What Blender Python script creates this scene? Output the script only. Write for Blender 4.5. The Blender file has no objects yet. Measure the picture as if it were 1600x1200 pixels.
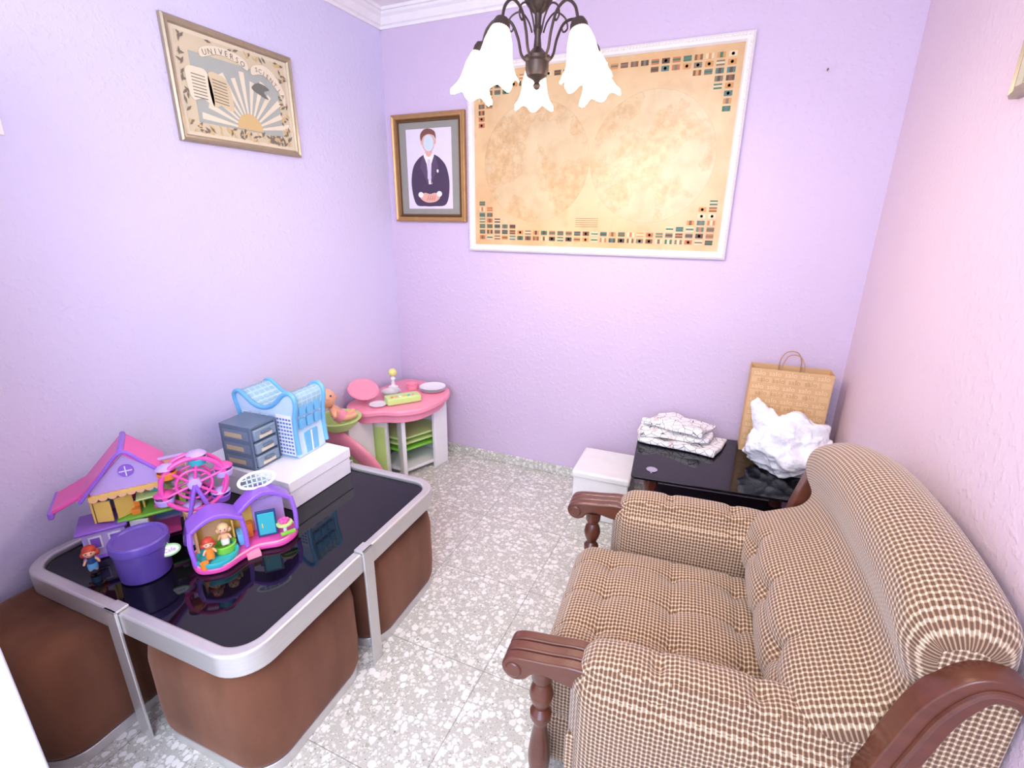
import bpy, bmesh, math, random
from math import sin, cos, pi, radians, sqrt, hypot, exp, atan2
from mathutils import Vector, Matrix, noise
random.seed(7)
SC = bpy.context.scene
COL = SC.collection
try:
    SC.view_settings.view_transform = 'Standard'
    SC.view_settings.look = 'None'
except Exception:
    pass

# ------------------------------------------------------------------ materials
def lin(c):
    o = []
    for v in c[:3]:
        v = v / 255.0
        o.append(v / 12.92 if v <= .04045 else ((v + .055) / 1.055) ** 2.4)
    return (o[0], o[1], o[2], 1.0)

MC = {}
def M(name, col, rough=.5, metal=0., bump=None, var=None, trans=0., emit=0., coat=0., sheen=0., alpha=1., sub=0.):
    if name in MC:
        return MC[name]
    m = bpy.data.materials.new(name); m.use_nodes = True
    nt = m.node_tree; b = nt.nodes['Principled BSDF']
    c = lin(col)
    b.inputs['Base Color'].default_value = c
    b.inputs['Roughness'].default_value = rough
    b.inputs['Metallic'].default_value = metal
    b.inputs['Transmission Weight'].default_value = trans
    b.inputs['Coat Weight'].default_value = coat
    b.inputs['Sheen Weight'].default_value = sheen
    b.inputs['Alpha'].default_value = alpha
    if emit:
        b.inputs['Emission Color'].default_value = c
        b.inputs['Emission Strength'].default_value = emit
    tc = nt.nodes.new('ShaderNodeTexCoord')
    if var is None and trans == 0 and not emit:
        var = (18, .06)
    if var:
        n = nt.nodes.new('ShaderNodeTexNoise'); n.inputs['Scale'].default_value = var[0]
        n.inputs['Detail'].default_value = 4
        nt.links.new(tc.outputs['Object'], n.inputs['Vector'])
        mx = nt.nodes.new('ShaderNodeMix'); mx.data_type = 'RGBA'
        k = var[1]
        mx.inputs[6].default_value = tuple(max(0, v * (1 - k)) for v in c[:3]) + (1,)
        mx.inputs[7].default_value = tuple(min(1, v * (1 + k)) for v in c[:3]) + (1,)
        nt.links.new(n.outputs['Fac'], mx.inputs[0])
        nt.links.new(mx.outputs[2], b.inputs['Base Color'])
    if bump:
        n2 = nt.nodes.new('ShaderNodeTexNoise'); n2.inputs['Scale'].default_value = bump[0]
        n2.inputs['Detail'].default_value = 6
        nt.links.new(tc.outputs['Object'], n2.inputs['Vector'])
        bp = nt.nodes.new('ShaderNodeBump'); bp.inputs['Strength'].default_value = bump[1]
        bp.inputs['Distance'].default_value = bump[2] if len(bump) > 2 else .01
        nt.links.new(n2.outputs['Fac'], bp.inputs['Height'])
        nt.links.new(bp.outputs[0], b.inputs['Normal'])
    MC[name] = m
    return m

class NT:
    def __init__(s, name):
        s.m = bpy.data.materials.new(name); s.m.use_nodes = True
        s.t = s.m.node_tree; s.b = s.t.nodes['Principled BSDF']; MC[name] = s.m
    def n(s, typ, **kw):
        nd = s.t.nodes.new(typ)
        for k, v in kw.items():
            setattr(nd, k, v)
        return nd
    def l(s, a, b): s.t.links.new(a, b)
    def val(s, inp, v):
        if hasattr(v, 'links') or isinstance(v, bpy.types.NodeSocket): s.l(v, inp)
        else: inp.default_value = v
    def math(s, op, a, b=0., c=0.):
        nd = s.n('ShaderNodeMath', operation=op)
        s.val(nd.inputs[0], a); s.val(nd.inputs[1], b)
        if op in ('MULTIPLY_ADD', 'SMOOTH_MIN'): s.val(nd.inputs[2], c)
        return nd.outputs[0]
    def mix(s, f, a, b):
        nd = s.n('ShaderNodeMix', data_type='RGBA')
        s.val(nd.inputs[0], f); s.val(nd.inputs[6], a); s.val(nd.inputs[7], b)
        return nd.outputs[2]
    def ramp(s, f, p0, p1):
        nd = s.n('ShaderNodeMapRange'); s.val(nd.inputs[0], f)
        nd.inputs[1].default_value = p0; nd.inputs[2].default_value = p1
        return nd.outputs[0]

def noise_out(s, vec, scale, detail=4):
    n = s.n('ShaderNodeTexNoise'); n.inputs['Scale'].default_value = scale; n.inputs['Detail'].default_value = detail
    s.l(vec, n.inputs['Vector']); return n.outputs['Fac']

def wall_mat(name, col):
    s = NT(name); tc = s.n('ShaderNodeTexCoord').outputs['Object']
    c = lin(col)
    nz = noise_out(s, tc, 2.5, 3)
    s.l(s.mix(nz, tuple(v * .97 for v in c[:3]) + (1,), tuple(min(1, v * 1.03) for v in c[:3]) + (1,)), s.b.inputs['Base Color'])
    a = noise_out(s, tc, 45, 4)
    a2 = s.ramp(a, .52, .68)
    b2 = noise_out(s, tc, 160, 3)
    h = s.math('ADD', a2, s.math('MULTIPLY', b2, .3))
    bp = s.n('ShaderNodeBump'); bp.inputs['Strength'].default_value = .26; bp.inputs['Distance'].default_value = .0045
    s.l(h, bp.inputs['Height']); s.l(bp.outputs[0], s.b.inputs['Normal'])
    s.b.inputs['Roughness'].default_value = .6
    return s.m

def terrazzo(name, tile=True):
    s = NT(name); tc = s.n('ShaderNodeTexCoord').outputs['Object']
    nzc = s.n('ShaderNodeTexNoise'); nzc.inputs['Scale'].default_value = 42; s.l(tc, nzc.inputs['Vector'])
    vm = s.n('ShaderNodeVectorMath', operation='SCALE'); s.l(nzc.outputs['Color'], vm.inputs[0]); vm.inputs['Scale'].default_value = .016
    va = s.n('ShaderNodeVectorMath', operation='ADD'); s.l(tc, va.inputs[0]); s.l(vm.outputs[0], va.inputs[1])
    vec = va.outputs[0]
    def chips(scale, thr, seedoff):
        mp = s.n('ShaderNodeMapping'); mp.inputs['Location'].default_value = (seedoff, seedoff * .7, 0)
        s.l(vec, mp.inputs['Vector'])
        v = s.n('ShaderNodeTexVoronoi'); v.inputs['Scale'].default_value = scale; v.feature = 'F1'
        s.l(mp.outputs[0], v.inputs['Vector'])
        sep = s.n('ShaderNodeSeparateColor'); s.l(v.outputs['Color'], sep.inputs[0])
        th = s.math('MULTIPLY', sep.outputs[0], thr)
        return s.math('LESS_THAN', v.outputs['Distance'], th), sep.outputs[1]
    base = s.mix(noise_out(s, tc, 260, 2), lin((174, 173, 162)), lin((204, 203, 193)))
    g, r = chips(170, .44, 3.1)
    col = s.mix(s.math('MULTIPLY', g, s.ramp(r, .25, .9)), base, lin((122, 120, 110)))
    g, r = chips(100, .62, 9.2)
    col = s.mix(g, col, s.mix(r, lin((228, 227, 219)), lin((206, 204, 194))))
    g, r = chips(44, .64, 5.5)
    col = s.mix(g, col, s.mix(r, lin((238, 237, 231)), lin((220, 218, 209))))
    g, r = chips(36, .26, 1.5)
    col = s.mix(s.math('MULTIPLY', g, s.math('GREATER_THAN', r, .78)), col, lin((168, 164, 152)))
    if tile:
        sx = s.n('ShaderNodeSeparateXYZ'); s.l(tc, sx.inputs[0])
        def seam(o, off):
            f = s.math('FRACT', s.math('MULTIPLY', s.math('ADD', o, off), 1 / .43))
            d = s.math('MINIMUM', f, s.math('SUBTRACT', 1., f))
            return s.math('LESS_THAN', d, .0038)
        k = s.math('MAXIMUM', seam(sx.outputs[0], 10.32 + .61), seam(sx.outputs[1], 10.32 - 1.17))
        col = s.mix(s.math('MULTIPLY', k, .7), col, lin((118, 116, 108)))
    s.l(col, s.b.inputs['Base Color'])
    s.b.inputs['Roughness'].default_value = .28
    return s.m

def fabric():
    s = NT('checked_upholstery'); uv = s.n('ShaderNodeTexCoord').outputs['UV']
    mp = s.n('ShaderNodeMapping'); mp.inputs['Scale'].default_value = (1 / .0112, 1 / .0096, 1); s.l(uv, mp.inputs[0])
    sx = s.n('ShaderNodeSeparateXYZ'); s.l(mp.outputs[0], sx.inputs[0])
    # alternate rows are offset a little, like a small houndstooth
    row = s.math('FRACT', s.math('MULTIPLY', s.math('FLOOR', sx.outputs[1]), .5))
    fu = s.math('FRACT', s.math('ADD', sx.outputs[0], s.math('MULTIPLY', row, .24))); fv = s.math('FRACT', sx.outputs[1])
    du = s.math('ABSOLUTE', s.math('SUBTRACT', fu, .5)); dv = s.math('ABSOLUTE', s.math('SUBTRACT', fv, .5))
    gu = s.ramp(du, .26, .38); gv = s.ramp(dv, .25, .36)
    br = s.mix(noise_out(s, mp.outputs[0], .3, 2), lin((112, 80, 56)), lin((80, 54, 36)))
    mid = s.mix(noise_out(s, mp.outputs[0], 1.2, 2), lin((150, 119, 90)), lin((178, 148, 116)))
    be = s.mix(noise_out(s, mp.outputs[0], 1.5, 2), lin((212, 190, 160)), lin((230, 212, 186)))
    col = s.mix(gv, br, mid); col = s.mix(gu, col, mid)
    col = s.mix(s.math('MULTIPLY', gu, gv), col, be)
    s.l(col, s.b.inputs['Base Color'])
    bp = s.n('ShaderNodeBump'); bp.inputs['Strength'].default_value = .4; bp.inputs['Distance'].default_value = .002
    s.l(s.math('SUBTRACT', 1., s.math('MAXIMUM', gu, gv)), bp.inputs['Height']); s.l(bp.outputs[0], s.b.inputs['Normal'])
    s.b.inputs['Roughness'].default_value = .9
    s.b.inputs['Sheen Weight'].default_value = .3
    return s.m

def wood(name, c1, c2, rough=.3):
    s = NT(name); tc = s.n('ShaderNodeTexCoord').outputs['Object']
    mp = s.n('ShaderNodeMapping'); mp.inputs['Scale'].default_value = (3, 30, 30); s.l(tc, mp.inputs[0])
    s.l(s.mix(noise_out(s, mp.outputs[0], 2, 5), lin(c1), lin(c2)), s.b.inputs['Base Color'])
    s.b.inputs['Roughness'].default_value = rough; s.b.inputs['Coat Weight'].default_value = .25
    return s.m

def steel(name, col=(222, 220, 216)):
    s = NT(name); tc = s.n('ShaderNodeTexCoord').outputs['Object']
    mp = s.n('ShaderNodeMapping'); mp.inputs['Scale'].default_value = (4, 4, 160); s.l(tc, mp.inputs[0])
    c = lin(col)
    s.l(s.mix(noise_out(s, mp.outputs[0], 3, 3), tuple(v * .8 for v in c[:3]) + (1,), c), s.b.inputs['Base Color'])
    s.b.inputs['Metallic'].default_value = .7; s.b.inputs['Roughness'].default_value = .38
    return s.m

# ------------------------------------------------------------------ geometry
def join(*gs):
    V, Fc = [], []
    for g in gs:
        o = len(V); V += list(g[0]); Fc += [tuple(i + o for i in f) for f in g[1]]
    return V, Fc
def T(g, mat):
    return [mat @ Vector(v) for v in g[0]], g[1]
def mv(g, x, y, z, rz=0, ry=0, rx=0):
    return T(g, Matrix.Translation((x, y, z)) @ Matrix.Rotation(rz, 4, 'Z') @ Matrix.Rotation(ry, 4, 'Y') @ Matrix.Rotation(rx, 4, 'X'))
def box(x0, x1, y0, y1, z0, z1):
    V = [(x, y, z) for z in (z0, z1) for x, y in ((x0, y0), (x1, y0), (x1, y1), (x0, y1))]
    return V, [(3, 2, 1, 0), (4, 5, 6, 7), (0, 1, 5, 4), (1, 2, 6, 5), (2, 3, 7, 6), (3, 0, 4, 7)]
def cbox(cx, cy, cz, sx, sy, sz):
    return box(cx - sx / 2, cx + sx / 2, cy - sy / 2, cy + sy / 2, cz - sz / 2, cz + sz / 2)
def lathe(prof, seg=32, cx=0, cy=0, cz=0, ruffle=None):
    V, Fc = [], []
    n = len(prof)
    for i, (r, z) in enumerate(prof):
        for j in range(seg):
            a = 2 * pi * j / seg
            rr = r; zz = z
            if ruffle:
                k = ruffle(i / (n - 1), a); rr = r * (1 + k[0]); zz = z + k[1]
            V.append((cx + rr * cos(a), cy + rr * sin(a), cz + zz))
    for i in range(n - 1):
        for j in range(seg):
            k = (j + 1) % seg
            Fc.append((i * seg + j, i * seg + k, (i + 1) * seg + k, (i + 1) * seg + j))
    if prof[0][0] > 1e-4: Fc.append(tuple(reversed(range(seg))))
    if prof[-1][0] > 1e-4 and not ruffle: Fc.append(tuple(range((n - 1) * seg, n * seg)))
    return V, Fc
def disc(r, z0, z1, seg=32, cx=0, cy=0): return lathe([(r, z0), (r, z1)], seg, cx, cy)
def sphere(r, cx=0, cy=0, cz=0, sx=1, sy=1, sz=1, seg=20, rings=12):
    pr = [(max(1e-5, r * sin(pi * i / rings)), -r * cos(pi * i / rings)) for i in range(rings + 1)]
    g = lathe(pr, seg)
    return [(cx + v[0] * sx, cy + v[1] * sy, cz + v[2] * sz) for v in g[0]], g[1]
def cat(pts, per=8, closed=False):
    P = [Vector(p) for p in pts]; n = len(P); out = []
    rng = range(n) if closed else range(n - 1)
    for i in rng:
        if closed: a, b, c, d = P[(i - 1) % n], P[i], P[(i + 1) % n], P[(i + 2) % n]
        else: a, b, c, d = P[max(i - 1, 0)], P[i], P[i + 1], P[min(i + 2, n - 1)]
        for k in range(per):
            t = k / per
            out.append(.5 * ((2 * b) + (c - a) * t + (2 * a - 5 * b + 4 * c - d) * t * t + (3 * b - a - 3 * c + d) * t ** 3))
    if not closed: out.append(P[-1])
    return out
def tube(pts, r, seg=10, closed=False, cap=True):
    P = [Vector(p) for p in pts]; n = len(P); V, Fc = [], []
    rf = r if callable(r) else (lambda t: r)
    tan = []
    for i in range(n):
        if closed: t = P[(i + 1) % n] - P[(i - 1) % n]
        else: t = P[min(i + 1, n - 1)] - P[max(i - 1, 0)]
        tan.append(t.normalized() if t.length > 1e-9 else Vector((0, 0, 1)))
    up = Vector((0, 0, 1)) if abs(tan[0].z) < .9 else Vector((1, 0, 0))
    nn = (up - tan[0] * up.dot(tan[0])).normalized()
    for i in range(n):
        nn = (nn - tan[i] * nn.dot(tan[i])).normalized()
        bb = tan[i].cross(nn)
        rr = rf(i / max(1, n - 1))
        if not isinstance(rr, tuple): rr = (rr, rr)
        for j in range(seg):
            a = 2 * pi * j / seg
            V.append(P[i] + nn * (rr[0] * cos(a)) + bb * (rr[1] * sin(a)))
    m = n if closed else n - 1
    for i in range(m):
        for j in range(seg):
            k = (j + 1) % seg; i2 = (i + 1) % n
            Fc.append((i * seg + j, i * seg + k, i2 * seg + k, i2 * seg + j))
    if not closed and cap:
        Fc.append(tuple(reversed(range(seg)))); Fc.append(tuple(range((n - 1) * seg, n * seg)))
    return V, Fc
def circ(r, n, cx=0, cy=0, a0=0, a1=2 * pi):
    return [(cx + r * cos(a0 + (a1 - a0) * i / n), cy + r * sin(a0 + (a1 - a0) * i / n)) for i in range(n + (0 if abs(a1 - a0 - 2 * pi) < 1e-6 else 1))]
def prism(poly, z0, z1):
    n = len(poly)
    a = sum(poly[i][0] * poly[(i + 1) % n][1] - poly[(i + 1) % n][0] * poly[i][1] for i in range(n))
    if a < 0: poly = list(reversed(poly))
    V = [(p[0], p[1], z0) for p in poly] + [(p[0], p[1], z1) for p in poly]
    Fc = [tuple(reversed(range(n))), tuple(range(n, 2 * n))] + [(i, (i + 1) % n, n + (i + 1) % n, n + i) for i in range(n)]
    return V, Fc
def xz(poly, y0, y1):
    g = prism(poly, 0, 1)
    return [(v[0], y1 + (y0 - y1) * v[2], v[1]) for v in g[0]], g[1]
def rrect(hx, hy, r, seg=10, cx=0, cy=0):
    o = []
    for sx, sy, a in ((1, 1, 0), (-1, 1, pi / 2), (-1, -1, pi), (1, -1, 3 * pi / 2)):
        for i in range(seg + 1):
            t = a + pi / 2 * i / seg
            o.append((cx + sx * (hx - r) + r * cos(t), cy + sy * (hy - r) + r * sin(t)))
    return o
def ring(po, pi_, z0, z1):
    n = len(po)
    V = [(p[0], p[1], z0) for p in po] + [(p[0], p[1], z1) for p in po] + [(p[0], p[1], z0) for p in pi_] + [(p[0], p[1], z1) for p in pi_]
    Fc = []
    for i in range(n):
        j = (i + 1) % n
        Fc += [(i, j, n + j, n + i), (n + i, n + j, 3 * n + j, 3 * n + i), (2 * n + j, 2 * n + i, 3 * n + i, 3 * n + j), (j, i, 2 * n + i, 2 * n + j)]
    return V, Fc
def rbox(hx, hy, hz, r, n=16, disp=None):
    idx = {}; V = []; Fc = []
    H = (hx, hy, hz)
    def vid(p):
        k = tuple(round(q, 5) for q in p)
        if k in idx: return idx[k]
        q = [p[i] * H[i] for i in range(3)]
        inn = [max(-(H[i] - r), min(H[i] - r, q[i])) for i in range(3)]
        d = Vector([q[i] - inn[i] for i in range(3)])
        if d.length > 1e-9: d = d.normalized() * r
        w = Vector(inn) + d
        if disp: w = disp(w, p)
        idx[k] = len(V); V.append(w); return idx[k]
    ns = [max(6, int(n * H[i] / max(H))) for i in range(3)]
    for ax in range(3):
        u, v = (ax + 1) % 3, (ax + 2) % 3
        for s in (-1, 1):
            for i in range(ns[u]):
                for j in range(ns[v]):
                    q = []
                    for di, dj in ((0, 0), (1, 0), (1, 1), (0, 1)):
                        p = [0, 0, 0]; p[ax] = s
                        p[u] = -1 + 2 * (i + di) / ns[u]; p[v] = -1 + 2 * (j + dj) / ns[v]
                        q.append(vid(p))
                    if s < 0: q.reverse()
                    Fc.append(tuple(q))
    return V, Fc
def text(s, size, z=0.0):
    cu = bpy.data.curves.new('tmp', 'FONT'); cu.body = s; cu.size = size; cu.align_x = 'CENTER'; cu.align_y = 'CENTER'
    cu.resolution_u = 2
    ob = bpy.data.objects.new('tmp', cu); COL.objects.link(ob)
    bpy.context.view_layer.update()
    dg = bpy.context.evaluated_depsgraph_get()
    me = bpy.data.meshes.new_from_object(ob.evaluated_get(dg))
    g = ([(v.co.x, v.co.y, z) for v in me.vertices], [tuple(p.vertices) for p in me.polygons])
    bpy.data.objects.remove(ob); bpy.data.curves.remove(cu); bpy.data.meshes.remove(me)
    return g
def flatxz(g, y=0):
    return [(v[0], y, v[1]) for v in g[0]], g[1]
def fr(w, h, bw, d, prof=None):
    prof = prof or [(0, 0), (0, .75), (.25, 1), (.55, .8), (.8, .85), (1, .45), (1, 0)]
    V, Fc = [], []
    for a, b in prof:
        i = a * bw
        for sx, sz in ((-1, -1), (1, -1), (1, 1), (-1, 1)):
            V.append((sx * (w / 2 - i), -b * d, sz * (h / 2 - i)))
    for k in range(len(prof) - 1):
        for j in range(4):
            l = (j + 1) % 4
            Fc.append((k * 4 + j, k * 4 + l, (k + 1) * 4 + l, (k + 1) * 4 + j))
    return V, Fc

# ------------------------------------------------------------------ objects
def mesh(name, items, bevel=0, bseg=2, sub=0, ang=35, uvbox=False, uvs=None, smooth=True):
    if isinstance(items, tuple): items = [items]
    me = bpy.data.meshes.new(name); V, Fc, mi, mats = [], [], [], []
    for g, m in items:
        if m not in mats: mats.append(m)
        o = len(V); V += [tuple(v) for v in g[0]]
        for f in g[1]:
            Fc.append(tuple(i + o for i in f)); mi.append(mats.index(m))
    me.from_pydata(V, [], Fc)
    for m in mats: me.materials.append(m)
    me.polygons.foreach_set('material_index', mi)
    if uvbox or uvs:
        ul = me.uv_layers.new(name='UVMap')
        for p in me.polygons:
            nx, ny, nz = (abs(c) for c in p.normal)
            for li in p.loop_indices:
                vi = me.loops[li].vertex_index; co = me.vertices[vi].co
                if uvs and uvs.get((p.index, vi)) is not None: ul.data[li].uv = uvs[(p.index, vi)]
                elif nz >= nx and nz >= ny: ul.data[li].uv = (co.y, co.x)
                elif nx >= ny: ul.data[li].uv = (co.y, co.z)
                else: ul.data[li].uv = (co.z, co.x)
    if smooth:
        me.shade_smooth()
        try: me.set_sharp_from_angle(angle=radians(ang))
        except Exception: pass
    me.update()
    ob = bpy.data.objects.new(name, me); COL.objects.link(ob)
    if bevel:
        b = ob.modifiers.new('Bevel', 'BEVEL'); b.width = bevel; b.segments = bseg; b.limit_method = 'ANGLE'; b.angle_limit = radians(ang)
        b.harden_normals = False
    if sub:
        b = ob.modifiers.new('Subdivision', 'SUBSURF'); b.levels = sub; b.render_levels = sub
    return ob
def part(name, items, parent, label=None, **kw):
    ob = mesh(name, items, **kw); ob.parent = parent
    if label: ob['label'] = label
    return ob
def tag(ob, label, cat_, group=None):
    ob['label'] = label; ob['category'] = cat_
    if group: ob['group'] = group
    return ob
def root(name, label, cat_, loc, rz=0, group=None):
    e = bpy.data.objects.new(name, None); COL.objects.link(e); e.empty_display_size = .05
    e.location = loc; e.rotation_euler = (0, 0, rz)
    return tag(e, label, cat_, group)
def skin(name, pts, edges, rad, mat, parent, sub=2):
    me = bpy.data.meshes.new(name); me.from_pydata(pts, edges, []); me.materials.append(mat)
    ob = bpy.data.objects.new(name, me); COL.objects.link(ob); ob.parent = parent
    md = ob.modifiers.new('Skin', 'SKIN'); md.use_smooth_shade = True
    for i, r in enumerate(rad): me.skin_vertices[0].data[i].radius = (r, r)
    me.skin_vertices[0].data[0].use_root = True
    s = ob.modifiers.new('Subdivision', 'SUBSURF'); s.levels = sub; s.render_levels = sub
    return ob
def struct(ob):
    ob['kind'] = 'structure'; return ob

# ================================================================== ROOM
XL, XR, YB, ZC = -1.970, .532, 2.627, 2.565
YF = -1.3
wl = wall_mat('lavender_left_daylight_tint', (214, 208, 236))  # lavender with the bluish cast of the daylight mixed into its colour
wb = wall_mat('lavender_paint_back', (208, 189, 214))
wr = wall_mat('lavender_right_lamplight_tint', (226, 204, 217))  # same lavender, pinkened in the colour for the warm chandelier light
white = M('white_plaster', (240, 236, 236), .7)
ter = terrazzo('terrazzo_tile'); ter2 = terrazzo('terrazzo_skirting', False)
struct(mesh('floor', (box(XL - .1, XR + .1, YF, YB + .1, -.1, 0), ter)))
struct(mesh('wall_left', (box(XL - .1, XL, YF, YB + .1, 0, ZC), wl)))
struct(mesh('wall_back', (box(XL, XR, YB, YB + .1, 0, ZC), wb)))
struct(mesh('wall_right', (box(XR, XR + .1, YF, YB + .1, 0, ZC), wr)))
struct(mesh('ceiling', (box(XL - .1, XR + .1, YF, YB + .1, ZC, ZC + .1), white)))
struct(mesh('baseboard_back', (box(XL, XR, YB - .012, YB, 0, .062), ter2), bevel=.003))
struct(mesh('baseboard_left', (box(XL, XL + .012, .35, YB - .012, 0, .062), ter2), bevel=.003))
struct(mesh('baseboard_right', (box(XR - .012, XR, YF, YB - .012, 0, .062), ter2), bevel=.003))
cp = [(0, .08), (.008, .08), (.012, .068), (.022, .062), (.028, .05), (.036, .034), (.05, .024), (.056, .014), (.066, .012), (.07, 0), (0, 0)]
def cornice(name, f, a, b):
    V, Fc = [], []
    n = len(cp)
    for t in (a, b):
        for d, h in cp:
            V.append(f(d, t, ZC - h, a))
    for i in range(n):
        j = (i + 1) % n; Fc.append((i, j, n + j, n + i))
    Fc += [tuple(range(n)), tuple(reversed(range(n, 2 * n)))]
    struct(mesh(name, ((V, Fc), white), ang=20))
cornice('trim_1', lambda d, t, z, a: (XL + d, t, z), YF, YB)
cornice('trim_2', lambda d, t, z, a: (t, YB - d, z), XL, XR)
cornice('trim_3', lambda d, t, z, a: (XR - d, t, z), YF, YB)
dm = M('white_door_paint', (222, 226, 238), .45)
struct(mesh('door_1', [(box(-1.955, -1.27, .262, .300, .005, 2.05), dm), (box(-1.86, -1.37, .256, .306, .2, .95), dm), (box(-1.86, -1.37, .256, .306, 1.1, 1.9), dm)], bevel=.004))

# ================================================================== COFFEE TABLE
stl = steel('brushed_steel'); blackglass = M('black_glass', (10, 9, 16), .04)
blackglass.node_tree.nodes['Principled BSDF'].inputs['IOR'].default_value = 1.45
ct = root('coffee_table', 'square black glass coffee table with brushed steel rim and strap legs', 'coffee table', (-1.455, 1.04, 0), radians(2))
HX, HY = .475, .485
part('frame', (ring(rrect(HX, HY, .10), rrect(HX - .034, HY - .034, .07), .392, .465), stl), ct, 'brushed steel rounded rim', bevel=.007, bseg=3)
part('tabletop', (prism(rrect(HX - .035, HY - .035, .069), .438, .450), blackglass), ct, 'glossy black glass top')
for k in range(4):
    a = k * pi / 2; h = HX if k % 2 == 0 else HY
    g = join(box(h + .001, h + .009, -.024, .024, 0, .474), box(h - .030, h + .009, -.024, .024, .4665, .474))
    part('leg', (mv(g, 0, 0, 0, rz=a), stl), ct, bevel=.002)
velvet = NT('brown_velvet')
_tc = velvet.n('ShaderNodeTexCoord').outputs['Object']
_mp = velvet.n('ShaderNodeMapping'); _mp.inputs['Scale'].default_value = (1, 1, .35); velvet.l(_tc, _mp.inputs[0])
velvet.l(velvet.mix(velvet.ramp(noise_out(velvet, _mp.outputs[0], 5, 7), .3, .7), lin((70, 41, 29)), lin((118, 78, 58))), velvet.b.inputs['Base Color'])
velvet.b.inputs['Roughness'].default_value = 1.0; velvet.b.inputs['Specular IOR Level'].default_value = .1
velvet.b.inputs['Sheen Weight'].default_value = .45; velvet.b.inputs['Sheen Tint'].default_value = lin((200, 160, 140))
_n = velvet.n('ShaderNodeTexNoise'); _n.inputs['Scale'].default_value = 400; velvet.l(_tc, _n.inputs['Vector'])
_b = velvet.n('ShaderNodeBump'); _b.inputs['Strength'].default_value = .5; _b.inputs['Distance'].default_value = .002
velvet.l(_n.outputs['Fac'], _b.inputs['Height']); velvet.l(_b.outputs[0], velvet.b.inputs['Normal'])
velvet = velvet.m
def pouf(x, y, rz, label, h=.226):
    p = root('pouf', label, 'pouf', (x, y, 0), rz, 'velvet poufs around the coffee table')
    V, Fc = [], []
    lev = [(.012, .034), (.004, .044), (.0, .06), (0, .12), (.003, .22), (0, .30), (.003, .335), (.012, .360), (.026, .376), (.05, .384), (.12, .389)]
    for ins, z in lev:
        o = rrect(h - ins, h - ins, max(.02, .098 - ins * .5), 8)
        b = .008 * sin(pi * min(1, (z - .03) / .34))
        V += [(q[0] * (1 + b / h), q[1] * (1 + b / h), z) for q in o]; n = len(o)
    for i in range(len(lev) - 1):
        for j in range(n):
            k = (j + 1) % n; Fc.append((i * n + j, i * n + k, (i + 1) * n + k, (i + 1) * n + j))
    Fc += [tuple(reversed(range(n))), tuple(range((len(lev) - 1) * n, len(lev) * n))]
    part('seat', ((V, Fc), velvet), p, 'brown velvet upholstered body', ang=60)
    part('plinth', (ring(rrect(h - .004, h - .004, .094), rrect(h - .02, h - .02, .08), 0, .036), stl), p, 'brushed steel base band', bevel=.002)
ca, sa = cos(radians(2)), sin(radians(2))
for lx, ly, lb in ((.238, -.246, 'brown velvet pouf tucked under the table corner facing the armchair'),
                   (.238, .246, 'brown velvet pouf under the table beside the toy kitchen'),
                   (-.236, .246, 'brown velvet pouf under the table by the wall')):
    pouf(-1.455 + lx * ca - ly * sa, 1.04 + lx * sa + ly * ca, radians(2), lb)
pouf(-1.722, .575, radians(1), 'brown velvet pouf pulled partly out from the table', .212)

# ================================================================== ARMCHAIR
fab = fabric()
mah = wood('mahogany_wood', (74, 36, 24), (112, 62, 42))
AX, AY, AR = -.375, 1.205, radians(5)
ac = root('armchair', 'brown and beige checked tufted armchair with carved mahogany scroll arms', 'armchair', (AX, AY, 0), AR)
def tuft(btn, depth=.02, sig=.035, seams=(), sd=.007, puff=.015, side=0.):
    def f(w, p):
        if side:
            k2 = (1 - p[0] ** 4) * (1 - p[2] ** 4)
            w = w + Vector((0, side * k2 * p[1], 0))
        if p[2] > .3:
            k = min(1, (p[2] - .3) / .5)
            z = puff * (1 - p[0] ** 4) * (1 - p[1] ** 4)
            for bx, by in btn:
                d2 = (w.x - bx) ** 2 + (w.y - by) ** 2
                z -= depth * exp(-d2 / sig ** 2) + .010 * exp(-d2 / .012 ** 2)
            for ax, pos in seams:
                d = (w.x - pos) if ax == 0 else (w.y - pos)
                z -= sd * exp(-(d / .011) ** 2)
            w = w + Vector((0, 0, z * k))
        return w
    return f
bt = [(x, y) for x in (-.17, .02, .2) for y in (-.14, .0, .14)]
seat = rbox(.305, .275, .105, .065, 72, tuft(bt, .017, .045, [(0, -.17), (0, .02), (0, .2), (1, -.14), (1, 0), (1, .14)], .005, .036))
part('seat', (mv(seat, .325, 0, .312), fab), ac, 'tufted seat cushion', uvbox=True, ang=80)
part('base', (mv(rbox(.36, .275, .09, .02, 24), .40, 0, .155), fab), ac, uvbox=True, ang=80)
prof = [(.60, .30), (.605, .39), (.555, .45), (.545, .52), (.572, .59), (.640, .628), (.704, .660), (.726, .708), (.706, .762), (.694, .815), (.712, .868), (.778, .896), (.845, .874), (.868, .81), (.866, .60), (.862, .25), (.72, .22)]
pc = cat([(a, 0, b) for a, b in prof], 7, True)
n = len(pc); HYB = .400; NY = 72
nor = []
for i in range(n):
    t = (pc[(i + 1) % n] - pc[i - 1]).normalized(); nor.append(Vector((t.z, 0, -t.x)))
cen = sum((p for p in pc), Vector()) / n
if (pc[0] - cen).dot(nor[0]) < 0: nor = [-q for q in nor]
arc = [0]
for i in range(1, n + 1): arc.append(arc[-1] + (pc[i % n] - pc[i - 1]).length)
V, Fc, UV = [], [], {}
ys = [-HYB + 2 * HYB * (.5 - .5 * cos(pi * j / NY)) for j in range(NY + 1)]
rr = .05
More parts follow.
